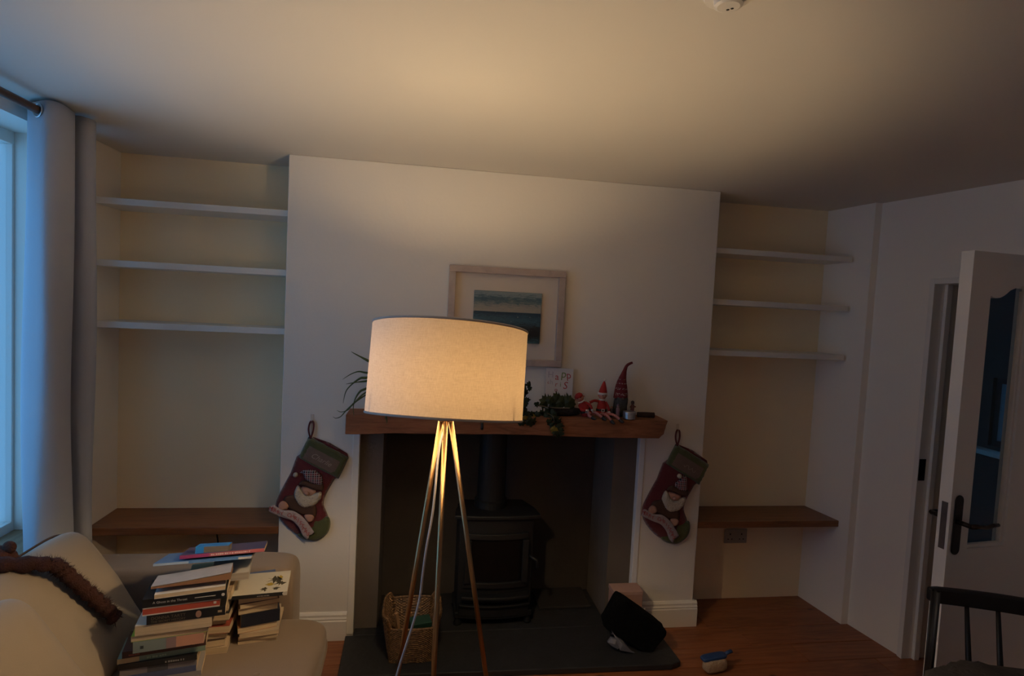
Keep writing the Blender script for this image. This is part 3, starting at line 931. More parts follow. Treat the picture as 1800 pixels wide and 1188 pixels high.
m = MB(); m.add(*nb(lambda x: .0075+.016*(x/NBL)**1.3, lambda x: .0085+.016*(x/NBL)**1.3)); m.build('cover', mat('pale_cover', (.40, .36, .33), .6, .2, 25), t)

B = [(.026, (.55, .42, .28)), (.024, (.10, .06, .04)), (.022, (.05, .05, .06)), (.026, (.35, .08, .05)), (.022, (.30, .10, .05)), (.026, (.03, .03, .035)), (.030, (.40, .28, .18)), (.016, (.45, .04, .03)), (.030, (.42, .30, .2)), (.020, (.30, .42, .30))]
z = SEAT+.003
ords = ['lowest', 'second', 'third', 'fourth', 'fifth', 'sixth', 'seventh', 'eighth', 'ninth', 'topmost']
cn = ['tan', 'brown', 'black', 'maroon', 'rust', 'charcoal', 'buff', 'bright red', 'fawn', 'pale green']
for i, (T, col) in enumerate(B):
    x0 = -.772+rj.uniform(-.010, .010) + (.010 if i > 6 else 0); y0 = 2.045+rj.uniform(-.01, .008)
    book('%s covered paperback, %s in the middle book stack, page edges out' % (cn[i], (ords[i]+' from the bottom') if i < 9 and i > 0 else ords[i]), (x0, y0, z), 10+rj.uniform(-5, 5), .135, .195, T, col, False, GB)
    z += T+.0008
ZB = z
Cs = [(.016, (.55, .44, .3)), (.014, (.5, .4, .28)), (.015, (.45, .36, .26)), (.022, (.42, .2, .1)), (.045, (.012, .016, .03)), (.022, (.5, .34, .2)), (.018, (.14, .06, .035)), (.024, (.10, .13, .22))]
cn = ['buff', 'straw', 'fawn', 'orange', 'thick navy', 'tan', 'chocolate', 'slate blue']
z = SEAT+.003
for i, (T, col) in enumerate(Cs):
    sf = i == 4
    x0 = -.606+rj.uniform(-.008, .008); y0 = 2.105+rj.uniform(-.012, .006)
    book('%s covered paperback, %s in the stack beside the sofa arm' % (cn[i], ['lowest', 'second from bottom', 'third from bottom', 'fourth from bottom', 'fifth from bottom', 'third from top', 'second from top', 'topmost'][i]), (x0, y0, z), 12+rj.uniform(-8, 8), .13, .19, T, col, sf, GC)
    z += T+.0008
ZC = z
# large thin books lying across the stacks
t = book('white art book with dark floral cover under the small white paperback', (-.645, 2.075, ZC+.002), 8, .20, .165, .014, (.62, .58, .50), True, 'large books lying across the stacks', ((0, .94, (.02, .02, .022)),), (('###########', .004, .10, .004, (.45, .42, .4), 'LEFT'),), name='art_book')
fm = mat('floral_dark', (.06, .05, .03), .7); fy = mat('floral_yellow', (.42, .30, .04), .7)
for k, (fx, fyy, fr, mm) in enumerate(((.150, .10, .022, fm), (.17, .07, .016, fm), (.135, .065, .013, fy), (.165, .115, .012, fy), (.12, .03, .013, fm), (.16, .03, .011, fm))):
    pts = [(fx+fr*1.5*(.6+.4*math.sin(q*2.5+k))*math.cos(q*2*PI/14), fyy+fr*1.5*(.6+.4*math.cos(q*3.1+k))*math.sin(q*2*PI/14)) for q in range(14)]
    MB().prism(pts, .0141, .0146).build('printed_leaf', mm, t)
MB().lathe([(.006, 0), (.006, .0006)], 16, Matrix.Translation((.19, -.0004, .007)) @ Matrix.Rotation(PI/2, 4, 'X')).build('publisher_mark', mat('edge_white', WHT), t)
Z1 = max(ZB, ZC+.0165)
book('small white paperback lying on the floral art book', (-.70, 2.07, Z1+.001), 11, .125, .15, .027, (.60, .56, .54), False, 'large books lying across the stacks', pages=page_mat('grey_pages', (.46, .42, .38)))
Z2 = max(ZA+.036, Z1+.029)
MBLUE = (.11, .23, .42)
book('thin pale blue magazine sticking out below the pink spined one', (-.855, 2.005, Z2), 9, .30, .215, .008, MBLUE, True, 'large books lying across the stacks', ((0, .35, (.40, .48, .55)), (.86, 1., (.55, .52, .5))), name='magazine', cat='magazine', lean=-15)
book('thin book with magenta spine near the top of the heap', (-.785, 2.035, Z2+.009), 11, .265, .19, .012, (.075, .055, .13), True, 'large books lying across the stacks', ((0, .34, (.36, .05, .14)), (.34, 1.0, (.45, .12, .12))), (('###################', .0072, .095, .0035, (.7, .5, .45), 'LEFT'),), name='picture_book', lean=-15)
book('small chunky book with bright blue cover on top of the whole heap', (-.745, 2.062, Z2+.0165), 6, .105, .055, .022, (.03, .22, .55), False, 'large books lying across the stacks', pages=page_mat('kraft_pages', (.20, .155, .11)), name='pocket_book', lean=-12)
t = bpy.data.objects['pocket_book']
MB().box(-.0005, .026, -.001, .03, -.0002, .0222).build('blue_wrap', mat('blue_wrap', (.03, .25, .62), .45), t)

# ------------------------------------------------------------------ picture over the mantel
def picture():
    x0, x1, z0, z1 = .117, .705, 1.405, 1.893
    t = thing('framed_painting', 'pale wooden box frame with a small blue seascape on cream mount', 'picture', ((x0+x1)/2, YC, (z0+z1)/2))
    w, h = (x1-x0)/2, (z1-z0)/2; b = .033; d = .036
    fmat = wood('limed_wood', (.36, .29, .26), (.44, .36, .32), (.52, .43, .39), (3, 30, 3), .6, False)
    for nm, q in (('top', (-w, w, h-b, h)), ('bottom', (-w, w, -h, -h+b)), ('l', (-w, -w+b, -h+b, h-b)), ('r', (w-b, w, -h+b, h-b))):
        MB().box(q[0], q[1], -d, -.001, q[2], q[3]).build('frame_rail', fmat, t, bevel=.002)
    MB().box(-w+b*.8, w-b*.8, -.012, -.002, -h+b*.8, h-b*.8).build('mount', mat('mount_board', (.66, .58, .50), .9, .02, 4), t)
    m, nt, bs, L = nodes_of('seascape_paint')
    tc = nt.nodes.new('ShaderNodeTexCoord'); sp = nt.nodes.new('ShaderNodeSeparateXYZ'); L.new(tc.outputs['Object'], sp.inputs[0])
    n1 = noise_tex(nt, coords(nt, (9, 1, 60), False), 3, 6, .65, .8)
    ma = nt.nodes.new('ShaderNodeMath'); ma.operation = 'MULTIPLY_ADD'; L.new(n1, ma.inputs[0]); ma.inputs[1].default_value = .12; L.new(sp.outputs[2], ma.inputs[2])
    mr = nt.nodes.new('ShaderNodeMapRange'); L.new(ma.outputs[0], mr.inputs[0]); mr.inputs[1].default_value = -.085; mr.inputs[2].default_value = .17
    sky = ramp(nt, mr.outputs[0], ((.04, (.05, .14, .16)), (.18, (.006, .010, .014)), (.36, (.010, .016, .022)), (.50, (.035, .11, .16)), (.64, (.012, .045, .075))))
    top_ = ramp(nt, mr.outputs[0], ((.62, (.36, .32, .26)), (.78, (.28, .28, .25)), (.86, (.10, .16, .18)), (.93, (.03, .085, .125)), (1.0, (.20, .26, .28))))
    st = nt.nodes.new('ShaderNodeMath'); st.operation = 'GREATER_THAN'; L.new(sp.outputs[2], st.inputs[0]); st.inputs[1].default_value = .024
    col = mixrgb(nt, st.outputs[0], sky, top_)
    n2 = noise_tex(nt, coords(nt, (9, 1, 70), False), 3, 4, .6, .6)
    foam = ramp(nt, n2, ((.66, (0, 0, 0)), (.70, (1, 1, 1))))
    inv = nt.nodes.new('ShaderNodeMath'); inv.operation = 'SUBTRACT'; inv.inputs[0].default_value = 1; L.new(st.outputs[0], inv.inputs[1])
    mu = nt.nodes.new('ShaderNodeMath'); mu.operation = 'MULTIPLY'; L.new(inv.outputs[0], mu.inputs[0]); L.new(foam, mu.inputs[1])
    col = mixrgb(nt, mu.outputs[0], col, (.42, .46, .46))
    L.new(col, bs.inputs['Base Color']); bs.inputs['Roughness'].default_value = .5
    add_bump(nt, bs, n1, .5, .004)
    MB().box(-.166, .176, -.028, -.011, -.129, .126).build('seascape_canvas', m, t, bevel=.002)
picture()

# ------------------------------------------------------------------ Christmas stockings
RED = mat('stocking_felt', (.115, .012, .016), .95, .15, 30, .3, bscale=250, sheen=.3)
GRN = mat('stocking_green', (.075, .088, .03), .95, .15, 30, .4, bscale=250, sheen=.3)
PATCH = mat('stocking_patch', (.17, .115, .085), .8, .15, 40, .3, bscale=200)
BEARD = mat('fleece_beard', (.56, .48, .37), 1.0, .12, 60, .8, bscale=120)
FLESH = mat('felt_flesh', (.46, .25, .18), .9, .08, 30)
COAT = mat('felt_brown', (.075, .035, .022), .95, .15, 30)
BANNER = mat('felt_banner', (.36, .30, .31), .95, .06, 40)
LETTER = mat('banner_letters', (.33, .04, .045), .9)
def plaid():
    m, nt, b, L = nodes_of('plaid_cloth')
    v = coords(nt, (1, 1, 1), False)
    def stripes(axis, scale, lo):
        w = nt.nodes.new('ShaderNodeTexWave'); w.bands_direction = axis; w.inputs['Scale'].default_value = scale
        L.new(v, w.inputs[0]); return ramp(nt, w.outputs['Fac'], ((lo, (0, 0, 0)), (lo+.08, (1, 1, 1))))
    c = mixrgb(nt, stripes('X', 16, .55), (.22, .02, .03), (.02, .02, .035))
    c2 = mixrgb(nt, stripes('Z', 16, .55), (.20, .03, .04), (.015, .02, .03))
    c = mixrgb(nt, .5, c, c2)
    c = mixrgb(nt, stripes('X', 30, .88), c, (.45, .42, .40))
    c = mixrgb(nt, stripes('Z', 30, .88), c, (.40, .38, .38))
    L.new(c, b.inputs['Base Color']); b.inputs['Roughness'].default_value = .95
    return m
PLAID = plaid()
def smooth_loop(pts, k=4):
    n = len(pts); out = []
    P = [Vector(p) for p in pts]
    for i in range(n):
        p0, p1, p2, p3 = P[i-1], P[i], P[(i+1) % n], P[(i+2) % n]
        for j in range(k):
            q = j/k
            out.append(.5*((2*p1)+(p2-p0)*q+(2*p0-5*p1+4*p2-p3)*q*q+(3*p1-p0-3*p2+p3)*q**3))
    return [(p.x, p.y) for p in out]
def stocking(origin, ang, s, label, name_txt, hat_up):
    # local frame: x along the cuff, y down the leg, z out of the wall
    a = math.radians(ang)
    X = Matrix(((math.cos(a), -math.sin(a), 0, 0), (0, 0, -1, 0), (-math.sin(a), -math.cos(a), 0, 0), (0, 0, 0, 1))) @ Matrix.Scale(s, 4)
    t = thing('christmas_stocking', label, 'stocking', (origin[0], YC-.004, origin[1]), group='Christmas stockings on the chimney breast')
    def zoff(d): return X @ Matrix.Translation((0, 0, d))
    leg = smooth_loop([(.013, .085), (.014, .20), (.018, .30), (.028, .365), (.065, .412), (.156, .447), (.235, .448), (.287, .425), (.312, .378), (.304, .333), (.268, .296), (.228, .262), (.213, .215), (.211, .13), (.211, .085)], 3)
    MB().puff(leg, .022, .045, .011, X, back=.001, wob=.003).build('sock', RED, t, smooth=True)
    toe = smooth_loop([(.2255, .345), (.252, .32), (.278, .30), (.3065, .33), (.3145, .378), (.289, .428), (.236, .451), (.196, .449), (.197, .43), (.222, .40), (.23, .37)], 3)
    MB().puff(toe, .012, .02, .011, zoff(.013), back=.014).build('toe_patch', GRN, t, smooth=True)
    cuff = [(0, 0), (.07, -.003), (.15, -.003), (.2156, 0), (.222, .055), (.226, .115), (.15, .119), (.08, .119), (.0095, .113), (.003, .05)]
    MB().puff(cuff, .022, .02, .012, zoff(.009), back=.010).build('cuff', GRN, t, smooth=True)
    MB().puff([(.012, -.004), (.1, -.018), (.2, -.012), (.214, .002), (.1, .006)], .012, .01, .012, zoff(.001)).build('lining', RED, t, smooth=True)
    pt_ = MB().puff([(.024, .030), (.193, .030), (.195, .100), (.026, .100)], .0025, .004, .014, zoff(.0305), back=.002).build('name_patch', PATCH, t)
    if name_txt:
        nm = MB(); text_mb(nm, name_txt, .036, zoff(.0335) @ Matrix.Translation((.108, .076, 0)) @ Matrix.Diagonal((1, -1, 1, 1)), shear=.35)
        nm.build('lettering', mat('silver_thread', (.34, .27, .22), .7), pt_)
    else:                       # embroidery too faint to read: a looping thread
        th = [(.085+.006*i+.003*math.sin(i*1.9), .068+.008*math.sin(i*1.35), .0335) for i in range(13)]
        MB().tube(catmull(th, 4), .0009, 6, xf=X).build('embroidery', mat('silver_thread', (.34, .27, .22), .7), pt_, smooth=True)
    # santa applique
    sa = lambda pts, T, D, d, nm, m, st=.009, k=3: MB().puff(smooth_loop(pts, k), T, D, st, zoff(d), back=.003).build(nm, m, t, smooth=True)
    sa([(.052, .30), (.105, .262), (.175, .262), (.214, .295), (.222, .33), (.17, .345), (.09, .352), (.055, .335)], .012, .025, .021, 'coat', COAT)
    sa([(.095, .222), (.156, .205), (.165, .235), (.14, .258), (.106, .25)], .012, .02, .024, 'face', FLESH)
    sa([(.073, .227), (.098, .232), (.116, .243), (.142, .243), (.158, .226), (.186, .203), (.201, .233), (.194, .272), (.178, .292), (.154, .309), (.128, .308), (.105, .298), (.078, .27)], .016, .022, .026, 'beard', BEARD, .007)
    MB().ball((.131, .237, .040), .010, 12, xf=X).build('nose', FLESH, t, smooth=True)
    if hat_up:
        hat = [(.098, .175), (.112, .135), (.112, .115), (.135, .112), (.150, .13), (.165, .155), (.176, .178), (.14, .195)]
        pom = (.092, .128)
    else:
        hat = [(.051, .171), (.063, .147), (.103, .125), (.141, .129), (.166, .152), (.172, .176), (.133, .186), (.09, .184), (.066, .165)]
        pom = (.040, .183)
    sa(hat, .014, .02, .027, 'hat', PLAID, .007)
    sa([(.074, .212), (.087, .189), (.13, .182), (.175, .165), (.190, .194), (.15, .209), (.10, .215), (.081, .222)], .013, .014, .030, 'hat_band', COAT, .007)
    MB().ball((*pom, .038), .012, 12, xf=X).build('pompom', BEARD, t, smooth=True)
    sa([(.042, .347), (.049, .325), (.072, .322), (.090, .338), (.08, .36), (.053, .368)], .008, .012, .032, 'hand', FLESH, .007)
    sa([(.173, .338), (.195, .322), (.217, .322), (.224, .343), (.208, .361), (.186, .354)], .008, .012, .032, 'hand', FLESH, .007)
    tp = [(.014, .368), (.026, .357), (.072, .359), (.117, .340), (.169, .345), (.218, .366), (.262, .390)]
    bt = [(.018, .392), (.038, .394), (.09, .390), (.138, .384), (.182, .399), (.217, .425), (.250, .434)]
    tpd = catmull([(x, y, 0) for x, y in tp], 4); btd = catmull([(x, y, 0) for x, y in bt], 4)
    ol = [(p.x, p.y) for p in tpd] + [(.243, .411)] + [(p.x, p.y) for p in btd[::-1]]
    bn = MB().puff(ol, .004, .006, .010, zoff(.041), back=.006).build('banner', BANNER, t)
    lt = MB()
    txt = 'MERRY CHRISTMAS'; nL = len(txt); kk = len(tpd)-1
    for i, c_ in enumerate(txt):
        if c_ == ' ': continue
        u = .07+.86*(i+.5)/nL
        f = u*kk; i0 = int(f); fr = f-i0
        pa = tpd[i0].lerp(tpd[min(i0+1, kk)], fr); pb = btd[i0].lerp(btd[min(i0+1, kk)], fr)
        mid = pa.lerp(pb, .68); dn = (pb-pa).normalized()
        xf = zoff(.0462) @ Matrix.Translation((mid.x, mid.y, 0)) @ Matrix(((-dn.y*-1, -dn.x, 0, 0), (-dn.x, -dn.y, 0, 0), (0, 0, 1, 0), (0, 0, 0, 1)))
        text_mb(lt, c_, .026, xf)
    lt.build('lettering', LETTER, bn)
    # hanging loop
    top = Vector((.011, 0, .072))
    lp = MB()
    b0 = X @ Vector((.012, .004, .012))
    lp.tube(catmull([b0, b0.lerp(top, .5)+Vector((-.012, -.004, 0)), top+Vector((-.009, -.006, -.006)), top+Vector((0, -.006, .003)), top+Vector((.009, -.006, -.006)), b0.lerp(top, .5)+Vector((.010, -.004, 0)), b0], 5), .006, 8, flat=.7).build('loop', RED, t, smooth=True)
    h = thing('wall_hook', 'clear adhesive hook holding the stocking %s' % ('beside the sofa' if origin[0] < 0 else 'near the door'), 'hook', (origin[0]+.011, YC, origin[1]+.085))
    hmt = mat('clear_hook', (.62, .56, .50), .3, .03, 9)
    MB().box(-.008, .008, -.003, 0, -.022, .022).build('back_plate', hmt, h, bevel=.002)
    MB().tube([(0, -.003, -.008), (0, -.012, -.014), (0, -.014, -.006)], .003, 8).build('hook_arm', hmt, h, smooth=True)
stocking((-.524, 1.025), 28, 1.0, 'red and green Santa stocking hanging beside the sofa', 'Charlie', False)
stocking((1.362, 1.012), 29, 1.06, 'red and green Santa stocking hanging beside the alcove near the door', None, True)

# ------------------------------------------------------------------ things on the mantel
YM = 2.765
# spider plant
t = thing('spider_plant', 'green spider plant in a pot behind the lamp shade', 'plant', (-.11, YM, MT))
MB().lathe([(.045, .012), (.062, .105), (.066, .105), (.066, .118), (.058, .118), (.055, .10), (1e-7, .10)], 24).build('pot', mat('terracotta', (.32, .13, .06), .8, .1, 10), t, smooth=False)
MB().lathe([(.07, 0), (.085, .014), (.088, .014), (.074, .003)], 28).build('saucer', BEAMW, t, smooth=False)
LEAF = mat('spider_leaf', (.085, .115, .03), .55, .3, 25)
c0 = Vector((-.11, YM, MT+.105))
def blade(px, w=.006, Y=2.74, root=None):
    pts = [at(u, v, Y) for u, v in px]
    pts = catmull([root or c0, c0.lerp(pts[0], .5)+Vector((0, 0, .03))] + pts, 5)
    V = []; F = []; n = len(pts)
    for i, p in enumerate(pts):
        tt = (pts[min(i+1, n-1)]-pts[max(i-1, 0)]).normalized()
        sd = tt.cross(Vector((0, -1, .3))).normalized()
        f = i/(n-1); ww = w*(.5+.5*math.sin(PI*min(1, f*1.3+.1)))*(1-f**6)+.0004
        up = tt.cross(sd)*ww*.35
        V += [p-sd*ww, p-up, p+sd*ww, p+up*.2]
    for i in range(n-1):
        a = i*4; b = a+4
        F += [(a, a+1, b+1, b), (a+1, a+2, b+2, b+1), (a+2, a+3, b+3, b+2), (a+3, a, b, b+3)]
    MB().add(V, F).build('leaf', LEAF, t, smooth=True, world=True)
blade([(645, 633), (630, 625), (617, 618)], .0065)
blade([(643, 655), (630, 653), (616, 658), (602, 667)], .0045)
blade([(642, 664), (633, 665), (619, 675), (608, 688), (603, 709)], .0055)
blade([(642, 670), (625, 672), (608, 675)], .005)
blade([(641, 684), (632, 689), (624, 702), (621, 716), (622, 732)], .005, 2.69)
blade([(641, 691), (623, 708), (608, 722), (599, 732), (590, 735), (585, 732)], .0035, 2.69)
blade([(625, 706), (612, 720), (600, 724), (592, 721)], .003, 2.69)
blade([(679, 728), (680, 738), (680, 744)], .006, 2.69)
for u, v in ((700, 600), (670, 640), (720, 620), (740, 660), (690, 660)):
    blade([(690, 680), ((690+u)//2, (675+v)//2-8), (u, v)], .006, 2.77)
# small white label tag on the mantel edge
p = at(652, 721, 2.73)
o = MB().box(-.012, .012, -.006, .006, 0, .022).build('match_box', PLASTIC, bevel=.001)
o.location = (p.x, 2.73, MT); tag(o, 'tiny white box on the mantel just below the lamp shade', 'box')

# ivy and holly
IVY = mat('ivy_leaf', (.020, .028, .010), .65, .5, 60, spec=.25); IVYY = mat('ivy_yellow', (.20, .14, .02), .6, .3, 60, spec=.25); HOLLY = mat('holly_leaf', (.035, .04, .012), .6, .4, 60, spec=.25)
def leaf_mesh(name, outline, m):
    mb = MB(); n = len(outline)
    V = [(0, 0, .002)] + [(x, y, -.004*(x*x+y*y)/.0002) for x, y in outline] + [(0, 0, .001)] + [(x, y, -.004*(x*x+y*y)/.0002-.0006) for x, y in outline]
    F = [(0, i+1, (i+1) % n+1) for i in range(n)] + [(n+1, n+2+(i+1) % n, n+2+i) for i in range(n)] + [(i+1, n+2+i, n+2+(i+1) % n, (i+1) % n+1) for i in range(n)]
    me = bpy.data.meshes.new(name); me.from_pydata(V, [], F); me.materials.append(m); me.update()
    return me
ivy_ol = [(0, -.013), (.008, -.014), (.014, -.006), (.009, -.002), (.011, .006), (.005, .005), (0, .017), (-.005, .005), (-.011, .006), (-.009, -.002), (-.014, -.006), (-.008, -.014)]
hol_ol = [(0, -.02), (.006, -.013), (.013, -.012), (.010, -.004), (.016, .002), (.009, .007), (.009, .015), (.003, .014), (0, .024), (-.003, .014), (-.009, .015), (-.009, .007), (-.016, .002), (-.010, -.004), (-.013, -.012), (-.006, -.013)]
ME_IVY = leaf_mesh('leaf', ivy_ol, IVY); ME_IVYY = leaf_mesh('leaf', ivy_ol, IVYY); ME_HOL = leaf_mesh('leaf', hol_ol, HOLLY)
rl = random.Random(21)
def put_leaf(me, parent, p, sc, rot=None):
    o = bpy.data.objects.new('leaf', me); COL.objects.link(o); o.parent = parent
    o.location = Vector(p)-parent.location
    o.rotation_euler = rot or (PI/2+rl.uniform(-.5, .5), rl.uniform(-PI, PI), rl.uniform(-.7, .7))
    sc *= 1.55
    o.scale = (sc, sc, sc)
STEM = mat('ivy_stem', (.10, .07, .04), .8)
def sprig(name, label, cat, stems, leaves, me_list, base):
    t = thing(name, label, cat, base)
    for st in stems:
        MB().tube(catmull(st, 5), .002, 6).build('stem', STEM, t, smooth=True, world=True)
    for (u, v, Y, sc, k) in leaves:
        put_leaf(me_list[k], t, at(u, v, Y), sc)
    return t
lv = [(921, 678, 2.75, 1.0, 0), (929, 676, 2.74, .8, 0), (923, 688, 2.75, 1., 0), (931, 684, 2.74, .6, 0), (920, 697, 2.74, .9, 0), (922, 706, 2.75, .9, 0), (928, 703, 2.74, .7, 0), (920, 715, 2.74, .9, 0), (924, 722, 2.74, .8, 0),
      (919, 729, 2.74, .9, 0), (926, 731, 2.72, .9, 0), (934, 727, 2.73, .8, 0), (924, 738, 2.70, .9, 1), (919, 743, 2.69, 1., 0), (932, 736, 2.70, .9, 0), (938, 741, 2.69, 1., 0), (940, 733, 2.72, .8, 1), (935, 747, 2.68, .8, 0), (927, 742, 2.69, .7, 0), (915, 735, 2.73, .9, 0), (915, 700, 2.75, 1., 0), (914, 715, 2.75, 1., 0)]
sprig('ivy_sprig', 'dark ivy sprig trailing beside the lamp shade on the mantel', 'ivy', [[at(918, 745, 2.70), at(921, 725, 2.74), at(922, 700, 2.76), at(924, 675, 2.76)], [at(920, 738, 2.72), at(932, 733, 2.71), at(940, 742, 2.69)]], lv, (ME_IVY, ME_IVYY), at(918, 742, 2.73))
lv = [(946, 729, 2.72, .9, 0), (953, 724, 2.73, .8, 0), (958, 728, 2.73, 1., 0), (964, 722, 2.73, 1.1, 0), (970, 728, 2.72, 1., 0), (972, 735, 2.70, .9, 0), (968, 741, 2.685, .9, 0), (976, 744, 2.68, 1., 0), (983, 741, 2.68, .9, 0), (972, 754, 2.675, 1.0, 1), (980, 751, 2.675, .9, 0),
      (986, 748, 2.68, .8, 0), (975, 761, 2.67, .8, 0), (985, 760, 2.67, .8, 0), (979, 735, 2.70, .8, 0), (961, 733, 2.71, .9, 0), (944, 712, 2.74, .7, 0), (969, 747, 2.68, .7, 0), (988, 756, 2.67, .7, 0), (981, 765, 2.67, .7, 0)]
sprig('ivy_sprig', 'ivy sprig with one yellow leaf hanging over the mantel edge', 'ivy', [[at(944, 713, 2.74), at(965, 716, 2.74), at(985, 718, 2.74)], [at(960, 726, 2.73), at(972, 732, 2.70), at(975, 748, 2.682), at(980, 764, 2.672)]], lv, (ME_IVY, ME_IVYY), at(965, 728, 2.72))
t = thing('holly_log', 'dark bark log with upright holly leaves in front of the card', 'holly decoration', (.69, 2.765, MT))
MB().tube([at(968, 723, 2.765), at(985, 724, 2.765), at(1003, 723, 2.765), at(1018, 723, 2.765)], [.017, .021, .022, .016], 12).build('log', mat('dark_bark', (.02, .014, .011), .95, .4, 40, .8, bscale=80), t, smooth=True, world=True)
for u, v, sc, tw in ((958, 706, 1.25, .3), (966, 703, .9, -.4), (978, 701, 1.2, .2), (985, 706, 1.35, -.2), (992, 705, 1.1, .5), (1000, 706, 1.35, -.3), (1006, 710, 1.0, .3), (972, 712, 1.0, -.6)):
    p = at(u, v, 2.755+rl.uniform(-.012, .008))
    put_leaf(ME_HOL, t, p, sc, (PI/2-.2, tw*.8, tw*.4))
MB().tube(catmull([at(948, 713, 2.75), at(966, 716, 2.745), at(985, 717, 2.745), at(1002, 717, 2.745)], 4), .0022, 6).build('twig', mat('pale_twig', (.30, .24, .17), .8), t, smooth=True, world=True)

# handmade card
cx = .697
t = thing('greeting_card', 'white handmade Christmas card with coloured handwriting behind the holly', 'card', (cx, 2.80, MT+.001))
t.rotation_euler = (math.radians(-7), math.radians(1.2), 0)
CARD = mat('card_white', (.62, .59, .60), .8, .04, 8)
MB().box(-.071, .071, -.0008, .0008, 0, .232).build('front_leaf', CARD, t)
bk = MB().box(-.071, .071, -.0008, .0008, 0, .232).build('back_leaf', CARD, t); bk.location = (0, .004, 0); bk.rotation_euler = (math.radians(-4), 0, 0)
INK = {'r': mat('red_crayon', (.42, .05, .06), .8), 'g': mat('green_crayon', (.16, .22, .07), .8), 'f': mat('faint_crayon', (.40, .36, .42), .8), 'p': mat('purple_crayon', (.30, .22, .44), .8), 'y': mat('grey_crayon', (.33, .35, .34), .8)}
for ch_, x, z, sz, k, sh in (('H', -.047, .183, .044, 'f', 0), ('a', -.014, .172, .048, 'r', 0), ('p', .020, .185, .058, 'g', .1), ('p', .049, .182, .052, 'r', -.1), ('c', -.058, .150, .024, 'r', 0), ('h', -.042, .148, .034, 'f', 0), ('r', -.016, .138, .034, 'r', 0), ('o', -.016, .112, .030, 'r', 0), ('S', .030, .128, .052, 'r', .2), ('i', .006, .138, .036, 'g', 0), ):
    mm = MB(); text_mb(mm, ch_, sz, Matrix.Translation((x, -.0009, z)) @ Matrix.Rotation(PI/2, 4, 'X'), shear=sh, thick=.0002)
    mm.build('lettering', INK[k], t)
# a snowy blob drawn low on the card
MB().prism([(.01+.035*math.cos(a)*(1+.2*math.sin(3*a)), .10+.016*math.sin(a)) for a in [i*PI/10 for i in range(20)]], .0008, .0011, Matrix(((1, 0, 0, .02), (0, 0, -1, 0), (0, 1, 0, -.02), (0, 0, 0, 1)))).build('drawn_cloud', mat('card_blue', (.52, .55, .60), .8), t)

